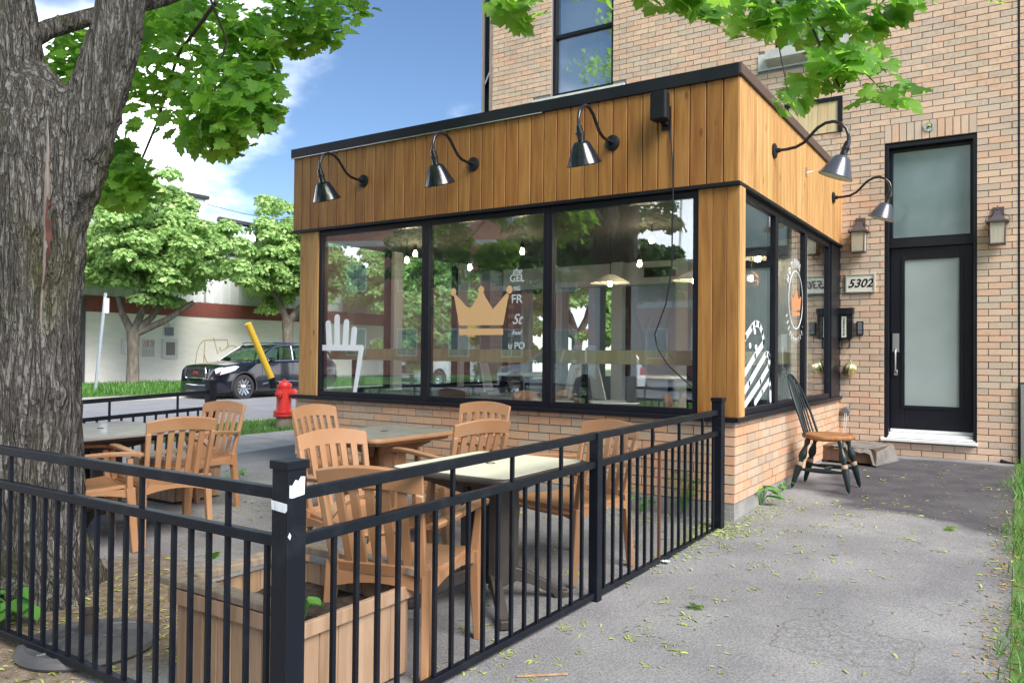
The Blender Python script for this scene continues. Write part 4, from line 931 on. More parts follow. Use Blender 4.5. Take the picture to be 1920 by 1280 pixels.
for ln, th in ((((3.37,.847),(4.5,.886)), .034), (((3.37,.702),(4.5,.736)), .032), (((3.37,.07),(4.5,.11)), .03)):
    b = MB(); b.bar((-6.25, 1.66, lin(1.66, *ln)-th/2), (-6.25, 4.49, lin(4.49, *ln)-th/2), .03, th); b.build('rail', M_FENCE, ff, bevel=.003)
for k in range(26):
    y = 4.40-.1030*k; zt_ = lin(y, (3.37,.847), (4.5,.886))-.033 if k % 6 == 2 else lin(y, (3.37,.702), (4.5,.736))-.031
    b = MB(); b.box((-6.257, y-.0075, .09), (-6.243, y+.0075, zt_)); b.build('bar', M_FENCE, ff)
# torn stickers on the near post
ms = mat('torn_sticker', (.72,.74,.78), .7, vary=(40, (.45,.47,.50), .5, .7, (3,3,.5)))
M_ = Matrix(((0,0,1,.0372),(1,0,0,0),(0,1,0,0),(0,0,0,1))); P0 = Matrix.Translation((-1.85, 1.62, 0)) @ Matrix.Rotation(R(-2), 4, 'Z')
b = MB(); b.prism([(-.030,.815),(-.020,.812),(.026,.818),(.028,.872),(.012,.874),(.004,.862),(-.008,.866),(-.02,.85),(-.03,.852)], .0008, P0 @ M_); b.build('sticker', ms, NP)
M_ = Matrix(((1,0,0,0),(0,0,-1,-.0372),(0,1,0,0),(0,0,0,1)))
b = MB(); b.prism([(-.0365,.802),(-.034,.775),(.0,.772),(.028,.770),(.036,.778),(.036,.797),(.0,.80)], .0008, P0 @ M_); b.build('sticker', ms, NP)
M_ = Matrix(((0,0,1,.0372),(1,0,0,0),(0,1,0,0),(0,0,0,1)))
b = MB(); b.prism([(-.034,.700),(-.026,.690),(-.022,.702),(-.028,.712)], .0008, P0 @ M_); b.build('paint_chip', ms, NP)

# ================================================================== planter
def planter(name, x, y, w, d, h, z, rz, lab):
    t = empty(name, (x, y, z), rz, lab, 'planter', 'cedar slat planters on the terrace')
    n = int(w/.076); s = w/n
    for yy, sg in ((-d/2, -1), (d/2, 1)):
        for k in range(n):
            o = plank(t, 'slat', (-w/2+k*s+.002, yy-.009, .02), (-w/2+(k+1)*s-.002, yy+.009, h-.05), M_PLANTER, Vector((0,0,0)))
    n2 = int(d/.085); s = d/n2
    for xx in (-w/2-.009, w/2-.009):
        for k in range(n2): plank(t, 'slat', (xx, -d/2+.012+k*s*(d-.024)/d, .02), (xx+.018, -d/2+.012+(k+1)*s*(d-.024)/d-.003, h-.052), M_PLANTER, Vector((0,0,0)))
    # upper fascia strip
    for lo, hi in (((-w/2-.03, -d/2-.028, h-.085), (w/2+.012, -d/2-.0095, h-.03)), ((w/2+.0095, -d/2-.026, h-.095), (w/2+.028, d/2+.03, h-.045))):
        b = MB(); b.box(lo, hi); b.build('trim_board', M_PLANTER, t, bevel=.003)
    r = .075
    for lo, hi, mm in (((-w/2-.085, -d/2-.03, h-.024), (w/2-.02, -d/2-.03+r, h+.002), M_GREYWOOD), ((-w/2-.02, d/2-.05, h+.001), (w/2+.085, d/2-.05+r, h+.032), M_GREYWOOD), ((-w/2-.03, -d/2+.046, h-.02), (-w/2-.03+r, d/2-.052, h+.01), M_GREYWOOD)):
        b = MB(); b.box(lo, hi); b.build('rim_board', mm, t, bevel=.004)
    b = MB(); b.grid(lambda u, v: (-w/2+.012+(w-.024)*u, -d/2+.012+(d-.024)*v, h-.13+.015*noise.noise(Vector((u*9, v*9, 1)))), 16, 16); b.build('soil', M_SOIL, t)
    return t
PLT = planter('planter_box', -2.31, 2.06, .63, .56, .40, 0, 0, 'open cedar planter with a bright sprout behind the corner post')
planter('planter_box', -5.85, 3.95, .5, .42, .36, .03, 0, 'cedar planter beside the street railing, half under the table')
def sprout(parent_loc, lab, n, h, spread, size, seed, mt=None, name='sprout', lobed=False):
    rnd = random.Random(seed); t = empty(name, parent_loc, label=lab, cat='plant'); st = MB()
    for k in range(n):
        a = rnd.uniform(0, 6.28); hh = h*rnd.uniform(.45, 1); sp = spread*rnd.uniform(.3, 1); tip = Vector((sp*math.cos(a), sp*math.sin(a), hh))
        st.tube([(0,0,0), (tip.x*.4, tip.y*.4, hh*.6), tip], .0022, 5)
        b = MB(); L_ = size*rnd.uniform(.7, 1.15); W2 = L_*rnd.uniform(.3, .42)
        dirv = Vector((math.cos(a), math.sin(a), rnd.uniform(-.5, .2))).normalized(); side = dirv.cross(Vector((0,0,1))).normalized(); up = side.cross(dirv)
        def lf(u, v): 
            w = W2*math.sin(math.pi*min(1, max(0.0, u*.96+.02)))**.75; return tip+dirv*(L_*u)+side*(w*(2*v-1))+up*(-.12*L_*u*u+.10*L_*abs(2*v-1))
        b.grid(lf, 6, 4); b.build('leaf', mt or M_WEED, t, smooth=60)
    st.build('stem', M_WEED, t)
    return t
sprout((-2.13, 1.93, .27), 'pale green seedling growing in the near planter', 6, .12, .05, .075, 3)
sprout((-1.66, 6.10, gz(6.1)), 'broad leaved weed growing from the foot of the side wall', 12, .14, .08, .10, 5)
sprout((-1.66, 6.75, gz(6.7)), 'small weed beside the rear legs of the Windsor chair', 9, .08, .07, .05, 6)
sprout((-2.02, 5.40, gz(5.4)), 'tall weed climbing behind the railing by the brick corner', 16, .34, .10, .07, 8)
sprout((-2.35, 5.38, gz(5.4)), 'low weed against the terrace brick wall behind the railing', 9, .18, .08, .06, 9)
sprout((-3.88, 1.80, .0), 'long leaved weed at the right foot of the maple', 10, .16, .09, .12, 10)
sprout((-4.12, 1.70, .0), 'small feathery weed at the maple foot behind the railing', 14, .07, .06, .04, 11)
sprout((-6.0, 4.6, .05), 'scrubby weed at the foot of the street railing', 12, .12, .12, .06, 12)

# ================================================================== parasol base
t = empty('parasol_base', (-3.27, 1.80, .004), R(20), 'round dark cast parasol base lying on the ground by the maple', 'parasol base'); m_ = mat('cast_resin_grey', (.065,.065,.072), .5, vary=(5, (.12,.115,.115), .4, .75))
b = MB(); b.lathe([(0,0),(.262,0),(.27,.012),(.262,.032),(.235,.042),(.22,.036),(.10,.052),(.045,.060),(0,.06)], n=64); b.build('disc', m_, t, smooth=40)
for k in range(8):
    a = k*math.pi/4; b = MB(); b.tube([((.07+.03*i)*math.cos(a+.25*math.sin(i*.9)), (.07+.03*i)*math.sin(a+.25*math.sin(i*.9)), .054-.0035*i) for i in range(6)], [.007]*6, 8); b.build('scroll_relief', m_, t, smooth=60)
b = MB(); b.lathe([(.034,.05),(.034,.145),(.038,.147),(.038,.158),(.030,.158),(.027,.150),(.027,.06)], n=24); b.build('collar', mat('rusty_collar', (.045,.035,.03), .7, vary=(20, (.12,.06,.035), .5, .7)), t, smooth=40)

# ================================================================== terrace tables
def table(x, y, w, d, h, rz, lab, top_m, rim_m, base_m, label_rim=None):
    t = empty('terrace_table', (x, y, gz(y)), rz, lab, 'table', 'resin terrace tables')
    def rr_(w_, d_, r, n=6):
        out = []
        for cx, cy, a0 in ((w_/2-r, d_/2-r, 0), (-w_/2+r, d_/2-r, 90), (-w_/2+r, -d_/2+r, 180), (w_/2-r, -d_/2+r, 270)):
            for k in range(n+1): a = R(a0+90*k/n); out.append((cx+r*math.cos(a), cy+r*math.sin(a)))
        return out
    b = MB(); b.prism(rr_(w, d, .07), .026, Matrix.Translation((0,0,h-.028))); b.build('rim', rim_m, t, bevel=.008)
    b = MB(); b.prism(rr_(w-.06, d-.06, .055), .004, Matrix.Translation((0,0,h-.003))); b.build('tabletop', top_m, t)
    b = MB(); b.lathe([(.024,.0012),(.024,.003),(.016,.003),(.016,.0015)], (0,0,h), 20); b.build('parasol_hole_ring', mat('hole_dark', (.05,.04,.03), .6), t)
    b = MB(); b.prism(rr_(w-.10, d-.10, .05), .022, Matrix.Translation((0,0,h-.052))); b.build('skirt', base_m, t, bevel=.004)
    for a in (45, 135, 225, 315):   # brackets, feet
        c, s_ = math.cos(R(a)), math.sin(R(a)); L_ = .42*min(w, d)/.8
        b = MB(); b.prism([(.05,h-.055),(L_*.9,h-.055),(L_*.85,h-.075),(.07,h-.17)], .02, Matrix(((c,0,s_,-s_*.01),(s_,0,-c,c*.01),(0,1,0,0),(0,0,0,1)))); b.build('bracket', base_m, t)
        pr = [(.03,.18),(.08,.19),(.20,.155),(.32,.09),(.40,.042),(.43,.04),(.43,.0),(.36,.0),(.34,.03),(.22,.085),(.10,.115),(.03,.10)]
        pr = [(p*L_/.40, q) for p, q in pr]
        b = MB(); b.prism(pr, .05, Matrix(((c,0,s_,-s_*.025),(s_,0,-c,c*.025),(0,1,0,0),(0,0,0,1)))); b.build('foot', base_m, t, bevel=.006)
    for sx in (-1, 1):
        b = MB(); b.box((sx*.085-.022, -.105, .10), (sx*.085+.022, .105, h-.054)); b.build('column', base_m, t, bevel=.006)
    b = MB(); b.box((-.063, -.02, .12), (.063, .02, h-.056)); b.build('column_web', base_m, t)
    return t
M_TOP1 = mat('speckled_grey_top', (.24,.22,.185), .38, vary=(9, (.34,.31,.26), .4, .65), bump=(70, .08), coat=.3)
M_TOP2 = mat('cream_top', (.76,.72,.56), .42, spec=.3, vary=(2, (.70,.66,.51), .4, .7))
M_TOP3 = mat('pale_stone_top', (.45,.41,.37), .35, vary=(12, (.36,.32,.29), .4, .65), coat=.3)
table(-3.56, 3.92, .68, .80, .69, R(-3), 'tan resin table with speckled top against the cafe wall', M_TOP1, M_RESIN, M_RESIN)
table(-2.22, 3.23, .72, .82, .69, R(0), 'cream topped table with dark brown base beside the driveway railing', M_TOP2, M_BROWNRESIN, M_BROWNRESIN)
table(-5.44, 3.05, .98, .90, .69, R(0), 'pale stone topped table partly behind the maple trunk', M_TOP3, mat('grey_rim', (.30,.28,.26), .4), M_BROWNRESIN)

# ================================================================== resin chairs
def make_chair():
    t = empty('terrace_chair', (0,0,0)); t['category'] = 'chair'; t['group'] = 'terracotta resin armchairs on the terrace'; m = M_RESIN
    H0, HT = .40, .80
    def back(u, v):   # u -1..1, v 0..1
        w = .198+.020*v; x = u*w; z = H0+(HT-H0)*v+.028*(1-u*u)*v; y = -.222-.105*v-.030*(1-u*u)*(.4+.6*v); return Vector((x, y, z))
    def strip(b, u0, u1, v0, v1, nu, nv, t_): b.grid(lambda a, c: back(u0+(u1-u0)*a, v0+(v1-v0)*c), nu, nv, t_)
    b = MB(); strip(b, -1, 1, .80, 1.0, 16, 3, -.022); b.build('top_rail', m, t, smooth=40, bevel=.005)
    for s in (-1, 1):
        b = MB(); b.grid(lambda a, c: back(s*(.86+.14*a) if s > 0 else -1+.14*a, -.02+.835*c), 2, 8, -.030); b.build('stile', m, t, smooth=40, bevel=.005)
    b = MB(); strip(b, -.88, .88, -.02, .09, 14, 1, -.018); b.build('lower_rail', m, t, smooth=40, bevel=.003)
    for k in range(5):
        c = (k-2)*.305; b = MB(); strip(b, c-.085, c+.085, .08, .815, 2, 6, -.012); b.build('slat', m, t, smooth=40, bevel=.002)
    def seat(u, v):
        x = (u-.5)*2*(.205+.025*v); y = -.225+.475*v; z = .405+.010*(2*u-1)**2-.014*math.sin(math.pi*v)+.012*v-max(0, v-.9)*.55; return (x, y, z)
    b = MB(); b.grid(seat, 10, 14, .022); b.build('seat', m, t, smooth=45, bevel=.003)
    for s in (-1, 1):
        b = MB(); b.grid(lambda a, c: (s*(.207+.022*a), -.24+.46*a, .392-.055*(1-.6*math.sin(math.pi*a))*c-.0), 8, 1, .016*s); b.build('side_apron', m, t, smooth=40)
    b = MB(); b.grid(lambda a, c: ((a-.5)*.43, .238, .400-(.030+.03*abs(2*a-1)**2)*c), 10, 1, .014); b.build('front_apron', m, t, smooth=40)
    b = MB(); b.grid(lambda a, c: ((a-.5)*.40, -.232, .392-(.035+.03*abs(2*a-1)**2)*c), 10, 1, .014); b.build('rear_apron', m, t, smooth=40)
    for s in (-1, 1):
        b = MB(); b.bar((s*.213,-.275,0), (s*.203,-.228,.43), .032, .040, (0,1,0), .044, .050); b.build('rear_leg', m, t, bevel=.006)
        b = MB(); b.bar((s*.243,.250,0), (s*.236,.215,.40), .030, .038, (0,1,0), .050, .055); b.build('front_leg', m, t, bevel=.006)
        b = MB(); b.bar((s*.240,.212,.385), (s*.262,.205,.585), .040, .036, (0,1,0), .030, .034); b.build('arm_support', m, t, bevel=.005)
        path = [(-.265,.575,.218),(-.20,.580,.236),(-.12,.590,.258),(-.03,.600,.272),(.08,.604,.276),(.18,.600,.272),(.235,.592,.266),(.262,.578,.262)]
        b = MB(); W = [.024,.028,.034,.040,.045,.048,.046,.032]
        def arm(a, c):
            f = a*(len(path)-1); i = min(int(f), len(path)-2); q = f-i; y, z, x = [path[i][k]*(1-q)+path[i+1][k]*q for k in range(3)]; w = W[i]*(1-q)+W[i+1]*q
            return (s*x+s*(c-.5)*w, y, z+.004*math.sin(math.pi*c))
        b.grid(arm, 21, 4, .024*s); b.build('armrest', m, t, smooth=45, bevel=.004)
    return t
CH = make_chair(); first = True
chairs = [(-4.80, 3.12, R(76), 'terracotta chair with its back to the camera, facing the stone topped table'),
 (-5.30, 3.67, R(188), 'terracotta chair facing the camera beside the street railing post'),
 (-4.88, 2.62, R(-15), 'terracotta chair mostly hidden behind the maple trunk'),
 (-4.02, 4.05, R(-88), 'terracotta chair at the street end of the tan table'),
 (-2.835, 2.998, R(-102), 'terracotta chair just behind the one nearest the planter'),
 (-2.15, 2.50, R(17), 'nearest terracotta chair, back turned, beside the cedar planter'),
 (-3.40, 4.58, R(186), 'terracotta chair against the cafe wall behind the tan table'),
 (-3.03, 3.93, R(76), 'terracotta chair at the right side of the tan table'),
 (-2.14, 3.93, R(166), 'terracotta chair facing the cream table beside the brick corner')]
for x, y, rz, lab in chairs:
    c = CH if first else copy_tree(CH); first = False
    c.location = (x, y, gz(y)); c.rotation_euler = (0, 0, rz); c['label'] = lab
    c['group'] = 'terracotta resin armchairs on the terrace'

# ================================================================== the big maple
def maple_leaf_template():
    half = [(0,-.04),(.12,-.14),(.30,-.16),(.28,-.05),(.50,-.01),(.42,.12),(.55,.28),(.40,.31),(.38,.44),(.24,.38),(.28,.58),(.15,.60),(0,.80)]
    P = half+[(-x, y) for x, y in half[-2:0:-1]]
    T = [(0.0, .18, 0.0)]+[(x, y, 0) for x, y in P]
    T = np.array([(x, y-.02, .30*abs(x)-.38*max(0, y-.1)**1.5-.42*x*x+(.05 if i % 3 == 1 else -.02 if i % 3 == 2 else 0)) for i, (x, y, z) in enumerate(T)])
    n = len(P); F = np.array([(0, 1+i, 1+(i+1) % n) for i in range(n)]); return T, F
ML_T, ML_F = maple_leaf_template()
def leaf_norm(n, tilt):
    th = RNG.normal(0, tilt, n); ph = RNG.random(n)*2*np.pi; return np.stack([np.sin(th)*np.cos(ph), np.sin(th)*np.sin(ph), np.abs(np.cos(th))], 1)
maple = empty('maple_tree', (-4.28, 1.99, 0), label='big old maple with mossy furrowed trunk rising from the terrace, left', cat='tree'); ML0 = Vector((-4.28, 1.99, 0))
def big_trunk():
    b = MB(); L_ = [(-4.27,1.99,-.05),(-4.27,1.99,.12),(-4.28,1.99,.35),(-4.28,1.99,.8),(-4.28,1.99,1.4),(-4.28,1.995,1.9),(-4.27,2.01,2.30),(-4.255,2.035,2.60),(-4.25,2.04,2.73)]
    b.tube(L_, [.37,.325,.285,.262,.258,.268,.245,.15,.03], 40)
    b.tube([(-4.29,1.99,1.3),(-4.35,1.97,2.2),(-4.43,1.94,2.7),(-4.50,1.92,3.1),(-4.62,1.86,3.7),(-4.8,1.8,4.6),(-5.0,1.7,5.8),(-5.3,1.6,7.2),(-5.5,1.5,8.6)], [.12,.205,.195,.18,.165,.15,.12,.08,.03], 32)
    b.tube([(-4.24,2.01,1.3),(-4.17,2.07,1.95),(-4.09,2.16,2.32),(-4.03,2.245,2.68),(-3.97,2.29,2.96),(-3.93,2.31,3.3),(-3.85,2.38,4.0),(-3.7,2.5,5.0),(-3.4,2.7,6.2),(-3.1,2.8,7.6),(-3.0,2.8,8.8)], [.08,.16,.158,.135,.124,.120,.11,.09,.07,.05,.02], 28)
    me = b.mesh('raw', None); o = bpy.data.objects.new('raw', me); COL.objects.link(o)
    m = o.modifiers.new('r', 'REMESH'); m.mode = 'VOXEL'; m.voxel_size = .016
    m = o.modifiers.new('s', 'SMOOTH'); m.iterations = 6; m.factor = .6
    dg = bpy.context.evaluated_depsgraph_get(); ev = o.evaluated_get(dg).to_mesh()
    co = np.empty(len(ev.vertices)*3, np.float32); ev.vertices.foreach_get('co', co); co = co.reshape(-1, 3).astype(float)
    no = np.empty(len(ev.vertices)*3, np.float32); ev.vertex_normals.foreach_get('vector', no); no = no.reshape(-1, 3)
    fs = np.array([p.vertices[:] for p in ev.polygons if len(p.vertices) == 4]); o.evaluated_get(dg).to_mesh_clear()
    disp = np.empty(len(co))
    for i, (x, y, z) in enumerate(co):
        w = noise.noise(Vector((x*2, y*2, z*1.3)))*.35
        a = 1-abs(noise.noise(Vector((x*19+w*3, y*19+w*3, z*3.2))))*1.5; c = noise.noise(Vector((x*34, y*34, z*9)))
        lum = noise.noise(Vector((x*3.5, y*3.5, z*1.6)))
        fade = 1 if z < 2.2 else .55
        disp[i] = (.034*(a-.85)+.009*c)*fade+.028*lum*max(0, min(1, (2.7-z)/.6))+(.075*max(0, (.30-z)/.30)*max(0, math.sin(5*math.atan2(y-1.99, x+4.28)+1)) if z < .3 else 0)
    co += no*disp[:, None]
    bpy.data.objects.remove(o); me2 = npmesh('trunk', co-np.array(ML0), fs, M_BARK, True); return obj('trunk', me2, maple)
TR = big_trunk()
# scar: pale dead strip with a dark crack, hugging the front of the trunk
def on_trunk(px_dir, z, off):   # direction in plan from trunk axis
    o_, d_ = Vector((-4.28, 1.99, z))-ML0, Vector((px_dir[0], px_dir[1], 0)).normalized()
    hit, loc, nr, _ = TR.ray_cast(o_+d_*.8, -d_); return (loc+nr*off, nr) if hit else (o_+d_*.3, d_)
bpy.context.view_layer.update()
def scar(z0, z1, ang, wid, nm, m, off, wob=.02):
    b = MB(); rows = []
    n = 26
    for i in range(n+1):
        z = z0+(z1-z0)*i/n; a = ang+wob*math.sin(z*5)*2+.10*(z-z0); w = wid*math.sin(math.pi*min(1, max(.03, i/n)))**.5*(.8+.35*noise.noise(Vector((z*6, 1, ang))))
        row = []
        for s_ in (-1, -.4, .4, 1):
            aa = a+s_*w; p, nr = on_trunk((math.cos(aa), math.sin(aa)), z, off*(1 if abs(s_) < .9 else -.5)); row.append(p)
        rows.append(row)
    vs = [p for r_ in rows for p in r_]; fs = [(i*4+j, i*4+j+1, (i+1)*4+j+1, (i+1)*4+j) for i in range(n) for j in range(3)]
    b.add(vs, fs); o = b.build(nm, m, maple, smooth=60); return o
A_ = math.atan2(-1.99, 4.28)
scar(1.30, 2.42, A_+.30, .062, 'bark_scar', mat('bare_wood_scar', (.21,.185,.165), .9, vary=(14, (.20,.16,.14), .4, .6, (3,3,.4)), bump=(30, .8, (3,3,.4))), .008)
scar(1.55, 2.0, A_+.34, .035, 'bark_crack', mat('bark_crack', (.045,.018,.014), .9, vary=(10, (.10,.035,.025), .4, .6)), .014)
def limb(pts, rs, nm='limb', mt=None, par=None, n=12):
    b = MB(); b.tube(pts, rs, n); o = b.build(nm, mt or M_BARK2, par or maple, smooth=60); 
    if (par or maple) is maple: o.location = -ML0
    return o
M_TWIG = mat('dark_twig', (.07,.05,.04), .9)
limb([(-4.42,2.02,2.86),(-4.50,2.20,3.02),(-4.45,2.42,3.16),(-4.28,2.75,3.35),(-4.0,3.2,3.7),(-3.6,3.9,4.35),(-3.4,4.6,5.2)], [.055,.050,.046,.042,.035,.025,.008], mt=M_BARK, n=18)
for pts in ([(-3.8,2.45,4.3),(-4.0,2.8,3.95),(-4.25,2.95,3.6),(-4.30,3.2,3.25),(-4.5,3.25,3.0),(-4.42,3.4,2.75)], [(-3.8,2.45,4.4),(-4.4,3.3,4.2),(-4.9,4.2,4.05),(-5.2,4.9,4.2)], [(-4.35,3.15,3.5),(-4.9,3.25,3.3),(-5.3,3.35,2.9),(-5.7,3.4,2.5)],
            [(-3.7,2.5,5.0),(-2.6,2.9,4.2),(-1.6,3.4,3.5),(-.9,3.8,3.0),(-.7,3.85,2.5)], [(-1.6,3.4,3.5),(-1.4,3.3,3.1),(-1.15,3.2,2.75)], [(-.9,3.8,3.0),(-.75,3.9,2.75),(-.5,4.0,2.45)], [(-1.2,3.6,3.2),(-.95,3.65,2.8),(-.88,3.66,2.42)], [(-2.6,2.9,4.2),(-2.1,2.85,3.3),(-1.85,2.83,2.85)]):
    limb(pts, [.013-.002*i if i < 5 else .004 for i in range(len(pts))] if len(pts) > 3 else [.006, .004, .002], 'twig', M_TWIG, n=7)
LEFT = [(-5.07,3.23,3.26,.60,.52,330),(-4.36,3.14,2.82,.38,.30,150),(-5.03,4.44,3.97,.62,.22,330),(-5.85,3.33,2.66,.26,.30,150),(-6.63,3.4,3.67,.30,.35,150),(-4.54,3.57,3.31,.25,.36,190),(-5.06,5.01,4.36,.36,.14,80),(-5.71,3.43,2.47,.20,.10,34),(-5.61,3.7,3.90,.62,.28,280),(-4.50,3.35,2.72,.32,.16,110),(-5.35,3.1,2.42,.34,.20,120),(-4.30,3.45,2.95,.22,.25,90),(-6.1,3.9,4.35,.6,.3,110)]
RIGHT = [(-1.14,3.17,2.76,.16,.10,30),(-.94,3.53,2.78,.24,.12,62),(-.66,3.92,2.86,.34,.14,88),(-.68,3.83,2.58,.22,.11,56),(-.54,3.93,2.45,.18,.06,18),(-.88,3.66,2.43,.06,.07,9),(-1.84,2.83,2.74,.13,.07,20),(-1.62,3.08,2.86,.08,.05,7),(-1.30,3.1,2.80,.10,.06,12),(-.1,4.55,3.08,.05,.03,3)]
leafmesh = npmesh('leaf', ML_T, ML_F, M_MAPLE)
def cluster(c, single):
    x, y, z, rx, rz_, n = c; P = RNG.normal(0, 1, (n, 3)); P /= np.linalg.norm(P, axis=1, keepdims=True); P *= RNG.random((n, 1))**(1/2.6)
    P = P*np.array([[rx, max(.16, rx*.6), rz_]])+np.array([[x, y, z]])
    N_ = leaf_norm(n, .85); N_[:, 1] -= .62; N_[:, 0] += .45
    Mx = rot_mats(N_, RNG.random(n)*6.28); sc = RNG.uniform(.075, .15, n)
    if single:
        for i in range(n):
            o = obj('leaf', leafmesh, maple); M4 = Matrix(Mx[i].tolist()).to_4x4(); M4.translation = Vector(P[i])-ML0; o.matrix_local = M4 @ Matrix.Scale(sc[i]*1.0, 4)
        return None
    return P-np.array(ML0), Mx, sc
nsing = 0; acc = []
for c in RIGHT: cluster(c, True); nsing += c[5]
for i, c in enumerate(LEFT):
    if nsing+c[5] <= 300 and c[5] < 70: cluster(c, True); nsing += c[5]
    else: acc.append(cluster(c, False))
# the rest of the crown, spreading over terrace and street
for k in range(135):
    a = RNG.random()*6.28; r = 4.6*math.sqrt(RNG.random()); h = 5.3+RNG.random()*4.2-.10*r*r
    cxx, cyy = -4.4+r*math.cos(a), 2.0+r*math.sin(a)*.8
    if math.hypot(cxx-0, cyy-0) < 1.2: continue
    # keep clear of the part of the view over the roof where the photograph shows open sky
    el = (h-1.25)/max(.1, math.hypot(cxx, cyy)); 
    if el < .54 and cyy > .5: continue
    acc.append(cluster((cxx, cyy, h, .75, .35, 75), False))
o = obj('crown', scatter('crown', ML_T, ML_F, np.concatenate([a[1] for a in acc]), np.concatenate([a[0] for a in acc]), np.concatenate([a[2] for a in acc]), M_MAPLE), maple); o['kind'] = 'stuff'

# ================================================================== street trees
LT = np.array([(0,0,0),(.5,.42,.10),(0,1.0,-.12),(-.5,.42,.10)]); LF = np.array([(0,1,2),(0,2,3)])
def leafy_tree(name, loc, h, crown, blobs, leaf, per, lab, m_leaf, trunk_r, forks, bark=None, group=None, seed=1):
    rg = np.random.default_rng(seed); t = empty(name, loc, label=lab, cat='tree', group=group)
    tr_ = MB(); tr_.tube([(0,0,-.1),(0.02,0,.15),(.03,0,h*.5),(0,0,h)], [trunk_r*1.35, trunk_r*1.05, trunk_r*.9, trunk_r*1.05], 16); tr_.build('trunk', bark or M_BARK2, t, smooth=60)
    for f in forks:
        b = MB(); b.tube([(0,0,h-.12)]+f, [trunk_r*.72]+[trunk_r*(.55-.12*i) for i in range(len(f))], 10); b.build('limb', bark or M_BARK2, t, smooth=60)
    cx, cy, cz, rx, ry, rz_ = crown; P = []; N_ = []
    for k in range(blobs):
        d = rg.normal(0, 1, 3); d /= np.linalg.norm(d); rr = rg.random()**.35*(.86+.22*math.sin(d[0]*5+d[1]*4+seed))
        if d[2] < -.3: d[2] *= .6
        c = np.array([cx, cy, cz])+d*rr*np.array([rx, ry, rz_]); br = rg.uniform(.35, .7)*rx*.33
        n = int(per*rg.uniform(.6, 1.3)); q = rg.normal(0, 1, (n, 3)); q /= np.linalg.norm(q, axis=1, keepdims=True); q[:, 2] = np.abs(q[:, 2])*1.0-.30
        q2 = q*rg.random((n, 1))**.3; P.append(c+q2*br*np.array([1.0, 1.0, .85])); N_.append(q*.8+np.array([0, 0, .55])+rg.normal(0, .35, (n, 3)))
    P = np.concatenate(P); N_ = np.concatenate(N_); n = len(P)
    o = obj('crown', scatter('crown', LT, LF, rot_mats(N_, rg.random(n)*6.28), P, rg.uniform(.7, 1.3, n)*leaf, m_leaf), t); o['kind'] = 'stuff'; return t
lin1 = leafy_tree('linden_tree', (-26.2, 15.8, 0), 1.9, (.25,.4,4.6,3.15,3.2,3.0), 250, .15, 260, 'pollarded street tree left of the parked black car', M_LINDEN, .21, [[(-.25,-.25,2.5),(-.35,-.35,3.1)],[(.2,.2,2.6),(.5,.7,3.4)],[(.5,.9,2.3),(1.0,1.7,3.0)],[(.3,.5,2.4),(.6,.9,3.2)]], group='street trees across the road')
lin2 = leafy_tree('linden_tree', (-26.4, 22.9, 0), 2.6, (-.1,.3,5.05,2.8,3.1,3.4), 240, .15, 260, 'second street tree, trunk above the roof of the black car', M_LINDEN, .23, [[(-.2,-.2,3.2),(-.4,-.5,3.9)],[(.4,.4,3.2),(.9,1.0,4.0)],[(0,.8,3.0),(.2,1.6,3.6)]], group='street trees across the road', seed=4)
for k, (x, y, s_, lab) in enumerate([(-26.0, 30.0, 1.0, 'leafy street tree seen through the first cafe window'), (-24.5, 37, 1.25, 'leafy tree further up the road seen through the cafe'), (-14.5, 27.0, 1.05, 'leafy kerbside tree seen through the middle cafe window'), (-13.5, 20.5, .8, 'small leafy tree behind the crown decal, by the road')]):
    c = copy_tree(lin2 if k % 2 else lin1); c.location = (x, y, 0); c.scale = (s_,)*3; c.rotation_euler = (0, 0, 1.3*k+.5); c['label'] = lab
leafy_tree('distant_tree', (-31.5, 34.5, 0), 9, (0,0,12.2,1.3,1.2,1.5), 26, .28, 60, 'tip of a distant tree showing above the cafe roof', M_FARLEAF, .2, [], seed=9)
lin1x = leafy_tree('linden_tree', (-9.5, -13.2+5.0, 0), 2.2, (0,0,4.4,2.0,2.0,1.7), 110, .18, 140, 'street tree behind the camera mirrored in the first window', M_FARLEAF, .14, [[(-.3,-.3,2.8)],[(.4,.4,2.9)]], group='street trees across the cross street', seed=12)
for k, (x, y, s_, lab) in enumerate([(-19, -19.5, 1.2, 'street tree reflected low in the left cafe window'), (-13.0, -19.0, 1.0, 'street tree reflected in the middle cafe window'), (-27, -22, 1.35, 'tall street tree reflected in left cafe window'), (-4.5, -19.0, 1.1, 'street tree reflected at the right of the cafe windows')]):
    c = copy_tree(lin1x); c.location = (x, y, 0); c.scale = (s_,)*3; c.rotation_euler = (0, 0, 1.1*k); c['label'] = lab

shrub = leafy_tree('shrub', (-12.9, 15.2, -.02), .7, (0,0,1.7,1.2,1.2,1.4), 70, .12, 130, 'light green roadside shrub seen low through the first window', M_LINDEN, .06, [], group='roadside shrubs seen through the cafe', seed=33)
for x, y, s_, lab in [(-13.2, 19.0, 1.25, 'light green shrub seen behind the crown decal'), (-10.6, 16.2, .9, 'light green shrub seen just right of the crown decal'), (-11.5, 24.5, 1.3, 'light green shrub seen through the right front pane'), (-22.5, 28.0, 1.6, 'large light green shrub across the road seen through the first window')]:
    c = copy_tree(shrub); c.location = (x, y, -.02); c.scale = (s_,)*3; c.rotation_euler = (0, 0, x); c['label'] = lab
